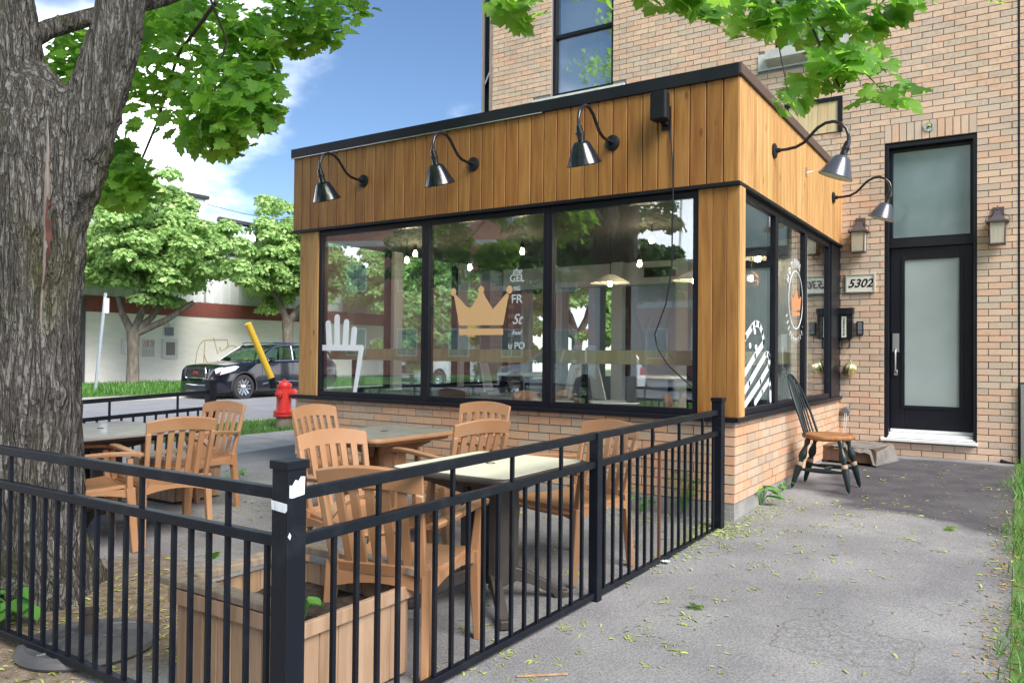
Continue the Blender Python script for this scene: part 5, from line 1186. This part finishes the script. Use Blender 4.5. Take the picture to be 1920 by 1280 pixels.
# ================================================================== buildings across the road
WX = -28.8
M_BEIGE = mat('beige_painted_block', (.84,.80,.73), .9, vary=(2, (.78,.74,.68), .4, .7, (1,1,3)), bump=(20,.1,(1,1,4)))
M_REDBAND = mat('faded_red_band', (.25,.075,.06), .85, vary=(5, (.21,.07,.058), .4, .7))
M_SIDING = mat('white_corrugated_siding', (.74,.76,.78), .5)
t = empty('warehouse', (WX, 20, 0), label='long beige block building with red band and white siding across the road', cat='building')
w0 = Vector((WX, 20, 0))
def wp(b, nm, m, **k): o = b.build(nm, m, t, **k); o.location = -w0; return o
b = MB(); b.box((WX-8, 15.52, -.1), (WX, 64, 2.64)); wp(b, 'painted_wall', M_BEIGE)
b = MB()
for k in range(12): b.box((WX+.0005, 15.52, .2+k*.2), (WX+.004, 64, .2+k*.2+.188))
wp(b, 'block_course', M_BEIGE)
b = MB(); b.box((WX-8, 15.0, 2.642), (WX+.03, 64, 3.24)); wp(b, 'red_band', M_REDBAND)
b = MB(); b.box((WX-8, 9, 3.242), (WX-.05, 20.5, 7.6)); b.box((WX-8, 20.6, 3.242), (WX-.05, 64, 5.4))
for k in range(115): b.box((WX-.049, 9+k*.40, 3.26), (WX-.015, 9.2+k*.40, 7.58 if 9+k*.4 < 20.3 else 5.38))
wp(b, 'siding', M_SIDING)
b = MB(); b.box((WX-8.1, 8.9, 7.61), (WX+.1, 20.6, 7.75)); b.box((WX-8.1, 20.6, 5.41), (WX+.1, 64, 5.55)); wp(b, 'roof_edge', M_INTD)
b = MB(); b.box((WX-8, 5, -.1), (WX-.1, 15.30, 3.24)); wp(b, 'storefront', M_GLOSSBLACK)
b = MB(); b.box((WX-.2, 15.31, -.1), (WX+.05, 15.50, 3.2)); b.box((WX-.1, 12.5, 1.3), (WX+.02, 15.30, 1.36)); b.box((WX-.1, 12.5, 2.2), (WX+.02, 15.30, 2.26)); wp(b, 'storefront_frame', mat('dark_grey_frame', (.07,.075,.09), .4))
def wall_box(nm, y0, z0, y1, z1, d, m, lab, cat, extra=None):
    r = empty(nm, (WX+.005, (y0+y1)/2, z0), label=lab, cat=cat); b = MB(); b.box((0, y0-(y0+y1)/2, 0), (d, y1-(y0+y1)/2, z1-z0)); b.build('casing', m, r, bevel=.01)
    if extra: extra(r, y1-y0, z1-z0, d)
M_PALE = mat('pale_grey_metal', (.62,.62,.62), .5)
wall_box('meter_box', 16.91, 1.07, 17.24+.15, 1.66, .12, M_PALE, 'pale meter box on the beige wall just left of the tree trunk', 'meter box', lambda r, w, h, d: (lambda b: (b.box((d+.001, -w/2+.04, .04), (d+.012, w/2-.04, h-.04)), b.build('door', M_WHITE, r)))(MB()))
def graff(r, w, h, d):
    b = MB(); rnd = random.Random(5)
    for k in range(7): y = -w/2+.06+k*(w-.12)/6; b.tube([(d+.004, y, h*.55), (d+.004, y+rnd.uniform(-.03, .05), h*.78), (d+.004, y+rnd.uniform(-.05, .06), h*.92)], .008, 5)
    b.build('red_scrawl', mat('red_spray', (.45,.10,.08), .7), r)
    b = MB()
    for k in range(8): y = -w/2+.05+k*(w-.1)/7; b.bar((d+.003, y, h*.06), (d+.003, y+.01, h*.42), .012, .004)
    b.build('grey_drips', mat('grey_drip', (.35,.34,.33), .8), r)
wall_box('wall_notice', 17.73, .97, 18.26, 1.67, .03, mat('off_white_panel', (.62,.58,.55), .7), 'off white wall notice board scrawled with red graffiti, right of the trunk', 'notice board', graff)
wall_box('utility_cabinet', 18.57, .90, 19.24, 1.69, .10, M_PALE, 'pale framed utility cabinet with a dark opening on the beige wall', 'cabinet', lambda r, w, h, d: (lambda b: (b.box((d+.001, -.20, .14), (d+.01, .19, h-.13)), b.build('opening', mat('cabinet_inner', (.22,.19,.18), .6), r)))(MB()))
wall_box('wall_vent', 18.70, 1.83, 19.04, 2.16, .10, mat('blue_grey_vent', (.17,.20,.24), .5), 'small square dark vent above the utility cabinet', 'vent')
r_ = empty('floodlight', (WX+.01, 18.93, 2.25), label='small white twin floodlight above the wall vent', cat='lamp'); b = MB(); b.box((0,-.05,-.05), (.08,.05,.05)); b.build('base', M_WHITE, r_)
for s_ in (-1, 1): b = MB(); b.lathe([(.02,0),(.07,.12),(.0,.12)], (.08, s_*.08, .05), 10, Matrix.Rotation(R(80), 3, 'Y')); b.build('lamp_head', M_WHITE, r_)
M_GRAF = mat('mustard_spray', (.50,.42,.24), .8)
b = MB()
G1 = [(20.11,.59),(20.17,1.12),(20.29,1.46),(20.47,1.66),(20.98,1.70),(21.65,1.71),(21.70,1.48),(21.58,1.32),(21.32,1.22),(21.30,1.40),(21.18,1.10),(21.01,1.67),(20.96,1.78)]
for G in (G1, [(20.55,1.6),(20.52,1.1),(20.50,.61)], [(20.52,1.1),(20.62,.8),(20.80,.62)], [(21.58,1.32),(21.77,1.45),(22.0,1.46),(22.24,1.33)]):
    b.tube([(WX+.006, y, z) for y, z in G], .022, 5)
tag(b.build('graffiti_outline', M_GRAF, None), 'mustard spray painted animal outline on the beige wall left of the car', 'graffiti')
# sign post leaning on the far strip
t = empty('sign_post', (-22.9, 12.656, -.02), label='leaning galvanised post with a small back turned plate, on far grass strip', cat='sign'); gs = mat('galvanised', (.42,.48,.54), .45, metal=.3)
b = MB(); b.bar((0,0,0), (0,.27,2.95), .07, .05, (1,0,0)); b.build('post', gs, t)
b = MB(); b.box((.03, .20, 2.35), (.045, .36, 2.80)); b.build('plate', mat('sign_back', (.62,.66,.74), .5), t)

# ================================================================== hydrant and marker
t = empty('fire_hydrant', (-10.28, 8.86, -.02), R(200), 'red fire hydrant on the grass strip beyond the terrace', 'hydrant'); hm = mat('hydrant_red', (.62,.035,.03), .38, vary=(12, (.55,.10,.07), .6, .75), coat=.2)
b = MB(); b.lathe([(.13,0),(.13,.19),(.12,.20)], n=24, cap=True); b.build('standpipe', mat('rusty_grey_pipe', (.22,.17,.15), .85, vary=(10, (.30,.22,.19), .4, .6)), t, smooth=40)
b = MB(); b.lathe([(.125,.185),(.17,.19),(.17,.225),(.155,.23),(.155,.24),(.17,.243),(.17,.265),(.125,.27),(.122,.30),(.118,.66),(.125,.665),(.13,.70),(.115,.735),(.06,.76),(.03,.765),(.03,.80),(0,.80)], n=28); b.build('barrel', hm, t, smooth=35)
for k in range(8): b = MB(); a = k*math.pi/4; b.lathe([(.014,.175),(.014,.28),(0,.28)], (.152*math.cos(a), .152*math.sin(a), 0), 6); b.build('bolt', hm, t)
for a, L_, rr_ in ((90, .20, .055), (-90, .20, .055), (180, .22, .075)):
    b = MB(); q = Matrix.Rotation(R(a), 3, 'Z') @ Matrix.Rotation(R(90), 3, 'Y'); b.lathe([(rr_*.85,.05),(rr_*.85,L_-.06),(rr_*1.15,L_-.055),(rr_*1.15,L_-.01),(rr_*.5,L_),(.018,L_+.002),(.018,L_+.03),(0,L_+.03)], (0,0,.56), 16, q); b.build('outlet_cap', hm, t, smooth=35)
t = empty('hydrant_marker', (-10.2, 8.53, .75), label='leaning yellow marker pole fixed to the fire hydrant', cat='marker')
b = MB(); b.tube([(0,0,.05), (0,-.48,.93)], .052, 16); b.build('pole', mat('marker_yellow', (.78,.50,.05), .45), t, smooth=40)
b = MB(); b.tube([(0,.04,-.10), (0,.0,.07)], .06, 12); b.tube([(0,.02,-.02), (-.02,.14,-.03)], .03, 10); b.build('clamp', M_BLACK, t, smooth=40)

# ================================================================== vehicles
def vehicle(name, loc, rz, lab, paint, van=False, chrome=True, group=None):
    """length along local x, front at -x ; wheelbase 2.72"""
    t = empty(name, loc, rz, lab, 'car', group)
    # stations: x, half width bottom, half width belt, z bottom, z belt/hood, roof half width, roof z (0 = no roof)
    st_ = [(-.92,.70,.62,.28,.72),(-.86,.80,.76,.20,.86),(-.70,.86,.84,.19,.94),(-.35,.90,.88,.20,.99),(0,.905,.89,.20,1.03),(.45,.91,.895,.20,1.07),(.62,.91,.90,.20,1.09),(1.4,.91,.90,.20,1.10),(2.72,.91,.90,.20,1.12),(3.2,.90,.88,.22,1.12),(3.55,.88,.85,.28,1.08),(3.68,.82,.78,.38,.95)]
    def ring(x, wb, wt, zb, zt):
        out = [(x,-wb*.90,zb),(x,-wb,zb+.10),(x,-wb*1.005,zb+.30),(x,-wb*1.0,zb+(zt-zb)*.62),(x,-wt,zt-.07),(x,-wt*.93,zt),(x,-wt*.5,zt+.022),(x,0,zt+.03)]
        return out+[(p[0], -p[1], p[2]) for p in out[-2::-1]]
    b = MB(); rings = [ring(*s_) for s_ in st_]; n = len(rings[0]); vs = [p for r_ in rings for p in r_]; fs = []
    for i in range(len(rings)-1):
        for k in range(n-1): a = i*n+k; fs.append((a, a+1, a+1+n, a+n))
        fs.append((i*n, (i+1)*n, (i+1)*n+n-1, i*n+n-1))
    fs.append(tuple(range(n))); fs.append(tuple(range((len(rings)-1)*n, len(rings)*n))); b.add(vs, fs)
    body = b.build('body', paint, t, smooth=38); 
    # wheel-arch cut outs
    for xw in (0, 2.72):
        c = MB(); c.lathe([(.415,-1.1),(.415,1.1)], (xw, 0, .335), 32, Matrix.Rotation(R(90), 3, 'X'), cap=True); co_ = c.build('arch_cutter', None, None); bpy.context.view_layer.update()
        md = body.modifiers.new('arch', 'BOOLEAN'); md.object = co_; md.operation = 'DIFFERENCE'; md.solver = 'EXACT'
        dg = bpy.context.evaluated_depsgraph_get()
        co_.location = (0,0,0); co_.parent = t; bpy.context.view_layer.update(); dg = bpy.context.evaluated_depsgraph_get()
        nm_ = bpy.data.meshes.new_from_object(body.evaluated_get(dg)); body.modifiers.clear(); body.data = nm_; bpy.data.objects.remove(co_)
    # greenhouse: glass body, roof and pillars
    gh = [(.38,.86,1.06,.80,1.07),(1.12,.87,1.09,.70,1.50),(1.6,.87,1.10,.70,1.555),(2.6,.87,1.11,.69,1.55),(3.15,.86,1.11,.67,1.50),(3.50,.84,1.08,.72,1.12)]
    b = MB(); rg = []
    for x, wb, zb, wr, zr in gh: rg.append([(x,-wb*.985,zb-.03),(x,-(wb+wr)/2*1.01,(zb+zr)/2),(x,-wr,zr-.02),(x,0,zr+.01),(x,wr,zr-.02),(x,(wb+wr)/2*1.01,(zb+zr)/2),(x,wb*.985,zb-.03)])
    vs = [p for r_ in rg for p in r_]; fs = [(i*7+k, i*7+k+1, (i+1)*7+k+1, (i+1)*7+k) for i in range(len(rg)-1) for k in range(6)]; b.add(vs, fs); b.build('windows', M_CARGLASS, t, smooth=30)
    b = MB(); b.grid(lambda u, v: (1.10+2.10*u, (2*v-1)*.72, 1.515+.075*math.sin(math.pi*(.12+.80*u))-.05*(2*v-1)**4), 12, 10, .03); b.build('roof', paint, t, smooth=40)
    for s_ in (-1, 1):
        for q in ([(.42,.865,1.065),(.78,.83,1.30),(1.12,.745,1.50),(1.25,.72,1.535)], [(1.78,.885,1.10),(1.80,.82,1.33),(1.82,.735,1.53)], [(2.72,.885,1.11),(2.66,.82,1.34),(2.60,.73,1.53)], [(3.42,.86,1.12),(3.30,.80,1.34),(3.08,.71,1.52)]):
            b = MB(); b.tube([(x, s_*y, z) for x, y, z in q], .032, 6); b.build('pillar', paint, t, smooth=50)
        if chrome:
            b = MB(); b.tube([(x, s_*y, z) for x, y, z in [(.62,.905,1.085),(1.4,.912,1.10),(2.7,.912,1.115),(3.28,.885,1.15),(3.42,.855,1.24),(3.30,.80,1.42),(3.0,.745,1.525),(2.6,.74,1.562),(1.6,.745,1.560),(1.15,.77,1.50),(.80,.845,1.30),(.50,.885,1.12)]], .016, 6); b.build('window_trim', M_CHROME, t, smooth=50)
            b = MB(); b.tube([(.62,s_*.925,.42),(.9,s_*.93,.47),(1.7,s_*.93,.49),(2.25,s_*.925,.44)], .020, 6); b.build('sill_trim', M_CHROME, t, smooth=50)
        b = MB(); b.tube([(1.1,s_*.62,1.60),(1.3,s_*.63,1.635),(2.9,s_*.62,1.625),(3.1,s_*.61,1.58)], .018, 6); b.build('roof_rail', M_CHROME, t, smooth=50)
        b = MB(); b.lathe([(0,-.10),(.055,-.09),(.075,0),(.055,.09),(0,.10)], (.86, s_*1.02, 1.12), 12, Matrix.Rotation(R(90), 3, 'X')); b.bar((.88, s_*.90, 1.06), (.88, s_*1.0, 1.08), .05); b.build('mirror', paint, t, smooth=50)
        for x in (1.55, 2.35): b = MB(); b.bar((x, s_*.925, .93), (x+.17, s_*.925, .935), .03, .028); b.build('door_handle', M_CHROME, t, bevel=.006)
        for x in (.62, 1.76, 2.66): b = MB(); b.bar((x, s_*.9115, .38), (x+.02, s_*.9085, 1.06), .006, .006); b.build('door_gap', M_INTD, t)
        b = MB(); b.prism([(-.80,.70),(-.70,.90),(-.30,.955),(-.16,.93),(-.30,.82),(-.50,.76)], .03, Matrix(((1,0,0,0),(0,0,s_,s_*(.865)),(0,1,0,0),(0,0,0,1)))); b.build('headlight', mat('headlight_lens', (.80,.80,.76), .12, coat=1), t, bevel=.012)
        b = MB(); b.box((-.865, s_*.50-.16, .70), (-.845, s_*.50+.2*1, .86)); b.build('headlight', MATS['headlight_lens'], t, bevel=.008)
        b = MB(); b.box((3.62, s_*.66-.12, .78), (3.70, s_*.66+.12, .98)); b.build('tail_light', mat('tail_red', (.5,.02,.02), .2), t)
        for xw in (0, 2.72):
            w = empty('wheel', (xw, s_*.80, .335)); w.parent = t; q = Matrix.Rotation(R(-90*s_), 3, 'X')
            b = MB(); b.lathe([(.25,-.10),(.345,-.10),(.365,-.06),(.365,.06),(.345,.10),(.255,.105),(.25,.08)], n=40, M=q); b.build('tyre', M_RUBBER, w, smooth=35)
            b = MB(); b.lathe([(.25,-.08),(.25,.085),(.235,.095),(.225,.06),(.06,.045),(0,.045)], n=40, M=q); b.build('rim', mat('dark_rim', (.06,.06,.07), .35, metal=.6), w, smooth=35)
            b = MB()
            for k in range(6):
                a = R(60*k); c, sn = math.cos(a), math.sin(a)
                for d_ in (-.035, .035):
                    P = [Vector((r*c-d_*sn*(1+r), (.058+.03*(r > .1))*s_, r*sn+d_*c*(1+r))) for r in (.05, .235)]; b.bar(P[0], P[1], .05, .02, (0,s_,0))
            b.lathe([(.07,.05),(.07,.085),(0,.09)], n=16, M=q); b.build('spokes', M_CHROME, w, smooth=30)
            b = MB(); b.tube([(xw+.43*math.cos(a), s_*.905, .335+.43*math.sin(a)) for a in [R(-12+204*k/20) for k in range(21)]], .022, 6); b.build('wheel_arch', M_INTD if not van else paint, t, smooth=50)
    b = MB(); b.box((-.945, -.44, .60), (-.90, .44, .88)); b.build('grille', M_INTD, t, bevel=.02)
    b = MB()
    for k in range(5): b.box((-.957, -.43, .62+k*.053), (-.946, .43, .635+k*.053))
    for k in range(13): b.box((-.956, -.42+k*.068, .615), (-.9465, -.408+k*.068, .865))
    b.tube([(-.95,-.45,.60),(-.96,-.47,.75),(-.945,-.43,.885),(-.94,.43,.885),(-.96,.47,.75),(-.95,.45,.60),(-.95,-.45,.60)], .014, 6); b.build('grille_mesh', M_CHROME, t)
    b = MB(); b.tube([(-.80,-.80,.44),(-.90,-.66,.42),(-.95,0,.40),(-.90,.66,.42),(-.80,.80,.44)], .022, 6); b.build('bumper_trim', M_CHROME, t, smooth=50)
    b = MB(); b.box((-.935, -.60, .26), (-.88, .60, .37)); b.build('lower_intake', M_INTD, t, bevel=.01)
    return t
M_CARBLK = mat('black_car_paint', (.006,.007,.016), .16, coat=1)
suv = vehicle('parked_suv', (-19.52, 14.60, -.135), R(90), 'black suv with chrome trim parked across the road', M_CARBLK)
M_CARW = mat('white_car_paint', (.78,.79,.80), .25, coat=.6)
bl = {}
def text_on_grille():
    Mw = Matrix(((0,0,-1,-.962),(-1,0,0,0),(0,1,0,.745),(0,0,0,1))); o = text('GMC', .095, Mw, mat('badge_red', (.5,.03,.03), .3), None, 'badge', ext=.006, offset=.004); o.parent = suv
text_on_grille()
v2 = vehicle('parked_car', (-19.4, 23.4, -.135), R(90), 'white car parked up the road, seen through the first window', M_CARW, group='white cars parked near the cafe')
v3 = copy_tree(v2); v3.location = (-13.2, -10.6, -.135); v3.rotation_euler = (0,0,R(8)); v3['label'] = 'white car parked on the cross street, mirrored low in the windows'
v4 = copy_tree(v2); v4.location = (-3.0, -16.0, -.135); v4.rotation_euler = (0,0,R(180)); v4['label'] = 'white car on the far side of the cross street, mirrored in glass'

# school sign and post glimpsed through the cafe
t = empty('warning_sign', (-13.0, 17.6, -.02), R(25), 'yellow road sign with dark figure seen through the middle window', 'sign'); b = MB(); b.bar((0,0,0),(0,0,2.6), .07); b.build('post', gs, t)
b = MB(); b.box((-.30,-.05,1.7),(.30,-.037,2.55)); b.build('plate', mat('sign_yellow', (.80,.52,.04), .5), t, bevel=.005)
b = MB(); b.prism([(-.05,1.85),(.05,1.85),(.05,2.15),(.13,2.15),(0,2.38),(-.13,2.15),(-.05,2.15)], .006, Matrix(((1,0,0,0),(0,0,-1,-.051),(0,1,0,0),(0,0,0,1)))); b.build('arrow', M_BLACK, t)

# ================================================================== behind the camera: what the windows mirror
def brick_block(name, loc, w, d, h, rz, lab, floors, wn, roof=True):
    t = empty(name, loc, rz, lab, 'building', 'red brick buildings across the cross street'); b = MB(); b.box((-w/2, -d, -.2), (w/2, 0, h)); b.build('wall', mat('red_brick_facade', (.50,.22,.17), .9, vary=(3, (.43,.18,.14), .4, .65), bump=(40,.2)), t)
    b = MB(); b.box((-w/2-.05, -d, h+.002), (w/2+.05, .08, h+.25)); b.build('cornice', M_LIME, t)
    b = MB(); b.box((-w/2, .002, h*.62), (w/2, .05, h*.62+.35)); b.build('stone_band', M_LIME, t)
    for f in range(floors):
        for k in range(wn):
            x = -w/2+(k+.5)*w/wn; z = 1.0+f*(h-.6)/floors; ww = min(1.3, w/wn*.55)
            b = MB(); b.box((x-ww/2, .003, z), (x+ww/2, .04, z+1.7)); fo = b.build('window_frame', M_WHITE, t)
            b = MB(); b.box((x-ww/2+.07, .042, z+.07), (x-.03, .05, z+1.63)); b.box((x+.03, .042, z+.07), (x+ww/2-.07, .05, z+1.63)); b.build('pane', M_FROST, fo)
    return t
brick_block('apartment_block', (-33, -25, 0), 26, 12, 12.5, R(-25), 'tall red brick block mirrored in the left cafe windows', 3, 8)
brick_block('low_brick_building', (-9, -30, 0), 24, 10, 6.2, 0, 'long low red brick building mirrored in the right cafe windows', 1, 9)
brick_block('brick_row_house', (12, -27, 0), 16, 10, 8.5, 0, 'red brick row house across the cross street behind the camera', 2, 5)

# ================================================================== overhead wire and pole
t = empty('utility_line', (0,0,0), label='thin overhead wires crossing the sky beyond the street trees', cat='wire')
b = MB(); b.tube([(-29.9,19.9,7.75),(-28.66,20.63,7.37),(-26.3,20.4,6.78),(-23.99,20.1,6.30),(-21,19.8,5.9)], .012, 5); b.build('wire', M_INTD, t)
b = MB(); b.bar((-28.4,20.8,6.80),(-27.4,22.9,6.55),.5,.14); b.box((-28.5,20.9,5.4),(-28.36,21.04,6.72)); b.box((-28.2,22.6,5.4),(-28.06,22.74,6.5)); tag(b.build('roof_canopy', M_INTD, None), 'dark flat canopy on the far roof right of the first street tree', 'canopy')

# ================================================================== grass, litter
def blades(name, x0, x1, y0, y1, n, h, w, zf, lab, mask=None, seed=1):
    rg = np.random.default_rng(seed); P = np.stack([rg.uniform(x0, x1, n), rg.uniform(y0, y1, n), np.zeros(n)], 1)
    if mask: P = P[mask(P, rg)]
    P[:, 2] = [zf(p[0], p[1]) for p in P]; n = len(P)
    T = np.array([(-.5*w,0,0),(.5*w,0,0),(.32*w,.18*h,.6*h),(-.32*w,.18*h,.6*h),(0,.5*h,1.0*h)]); F = np.array([(0,1,2),(0,2,3),(3,2,4)])
    nz_ = np.stack([rg.normal(0,.25,n), rg.normal(0,.25,n), np.ones(n)], 1); o = obj(name, scatter(name, T, F, rot_mats(nz_, rg.random(n)*6.28), P, rg.uniform(.5, 1.3, n), M_GRASS)); tag(o, lab, 'grass', kind='stuff'); return o
ez = lambda x, y: gz(y)+.012+.05*min(1, max(0, x+.02))
blades('verge_grass', -.16, 2.4, 2.0, 9.2, 26000, .075, .006, ez, 'uncut green grass edging the right of the driveway', lambda P, rg: P[:, 0] > -.02+.05*np.sin(P[:, 1]*3)+.03*np.sin(P[:, 1]*11)+.035*rg.normal(0, 1, len(P)), 2)
blades('street_grass', -11.6, -9.75, 3, 30, 26000, .06, .012, lambda x, y: -.02, 'grass strip around the fire hydrant', None, 3)
blades('far_grass', -27.1, -20.5, 8, 40, 42000, .16, .025, lambda x, y: -.02, 'rough grass under the street trees across the road', lambda P, rg: ((P[:, 0] < -20.9) & (P[:, 1] < 17.6)) | (rg.random(len(P)) < .25), 4)
blades('lawn_grass', -20, 12, -8.9, -6.3, 9000, .08, .02, lambda x, y: -.02, 'lawn strip along the cross street', None, 5)
# maple keys and catkins fallen on the asphalt
def litter(name, m, n, size, lab, seed, spots):
    rg = np.random.default_rng(seed); P = []
    for (x, y, sx, sy, k) in spots: P.append(np.stack([rg.normal(x, sx, k), rg.normal(y, sy, k)], 1))
    P.append(np.stack([rg.uniform(-6.1, -.05, n), rg.uniform(-1, 9.0, n)], 1)); P = np.concatenate(P)
    P = P[(P[:, 1] < 9.15) & (P[:, 0] < .1) & ~((P[:, 1] > 5.44) & (P[:, 0] < -1.67))]; n = len(P)
    P = np.concatenate([P, np.array([[gz(y)+.0045] for y in P[:, 1]])], 1)
    T = np.array([(-.09,-.5,0),(.09,-.5,.02),(.16,0,.10),(.06,.5,.02),(-.10,.45,0),(-.12,0,.05)]); F = np.array([(0,1,2),(0,2,5),(5,2,4),(2,3,4)])
    nz_ = np.stack([rg.normal(0,.2,n), rg.normal(0,.2,n), np.ones(n)], 1)
    tag(obj(name, scatter(name, T, F, rot_mats(nz_, rg.random(n)*6.28), P, rg.uniform(.4, 1.25, n)*size, m)), lab, 'litter', kind='stuff')
def keys(n_cl, seed):   # clumpy clusters like fallen flower sprigs
    rg = np.random.default_rng(seed); out = []
    for k in range(n_cl):
        out.append((rg.uniform(-6, -.1), rg.uniform(.5, 8.8), .028, .028, int(rg.integers(2, 8))))
    for k in range(int(n_cl*.5)): out.append((rg.uniform(-3.2, -.9), rg.uniform(1.8, 6.6), .03, .03, int(rg.integers(3, 10))))
    return out
HOT = [(-1.62, 5.9, .12, .35, 260), (-1.76, 4.85, .06, .35, 260), (-1.66, 5.15, .10, .12, 240), (-1.55, 5.2, .22, .35, 150), (-3.6, 2.35, .5, .35, 520), (-3.3, 1.75, .5, .30, 480), (-3.3, 1.25, .35, .2, 380), (-2.2, 5.2, .4, .15, 170), (-3.9, 5.2, 1.2, .12, 160), (-.9, 6.3, .35, .3, 90), (-2.7, 2.4, .5, .5, 170), (-5.4, 4.0, .5, .4, 200), (-.07, 4.8, .09, 1.3, 260)]
litter('fallen_keys', M_LITTER, 700, .030, 'yellow green maple keys scattered over asphalt and earth', 21, keys(320, 31)+HOT)
litter('dry_litter', M_LITTERB, 330, .026, 'dry brown scraps scattered over the asphalt', 22, [(-3.5, 2.1, .5, .4, 420), (-1.7, 5.8, .12, .4, 60), (-.06, 4.6, .07, 1.2, 420)])
for i, (x, y, s_, lab) in enumerate([(-1.307, 3.66, .085, 'single green maple leaf lying on the driveway by the railing post'), (-.36, 5.99, .10, 'single green maple leaf on the dark asphalt near the verge'), (-4.1, 3.0, .09, 'green leaf lying on the terrace asphalt left of the planter')]):
    o = obj('fallen_leaf', leafmesh, None); o.location = (x, y, gz(y)+.018); o.scale = (s_,)*3; o.rotation_euler = (0, .1, i*2.1); tag(o, lab, 'leaf')
b = MB(); b.bar((-1.62, 2.55, .010), (-1.47, 2.68, .010), .008, .006); tag(b.build('wood_splinter', M_PLANTER, None), 'thin tan wood splinter on the driveway near the railing', 'stick')
b = MB(); b.grid(lambda u, v: (-1.72+.05*(u-.5), 4.30+.04*(v-.5), gz(4.3)+.006+.012*abs(math.sin(7*u+5*v))), 5, 5); tag(b.build('paper_scrap', M_WHITE, None), 'crumpled white paper scrap under the railing', 'paper')
b = MB(); b.grid(lambda u, v: (-3.83+.06*(u-.5), 1.62+.05*(v-.5)+.05, .02+.03*abs(math.sin(6*u+4*v))), 5, 5); tag(b.build('paper_scrap', M_WHITE, None), 'white paper scrap at the foot of the maple', 'paper')
# stop sign glimpsed through the right front pane
t = empty('stop_sign', (-9.3, 23.0, -.02), R(22), 'red octagonal stop sign seen through the right front pane', 'sign')
b = MB(); b.bar((0,0,0),(0,0,2.75), .06); b.build('post', gs, t)
b = MB(); M_ = Matrix(((1,0,0,0),(0,0,-1,-.04),(0,1,0,2.42),(0,0,0,1))); b.prism([(.31*math.cos(R(22.5+45*k)), .31*math.sin(R(22.5+45*k))) for k in range(8)], .006, M_); b.build('border', M_WHITE, t)
b = MB(); b.prism([(.285*math.cos(R(22.5+45*k)), .285*math.sin(R(22.5+45*k))) for k in range(8)], .003, Matrix(((1,0,0,0),(0,0,-1,-.0465),(0,1,0,2.42),(0,0,0,1)))); b.build('face', mat('stop_red', (.55,.03,.03), .4), t)
o = text('ARRÊT', .17, Matrix(((1,0,0,0),(0,0,-1,-.051),(0,1,0,2.42),(0,0,0,1))), M_WHITE, None, 'lettering', offset=.003); o.parent = t
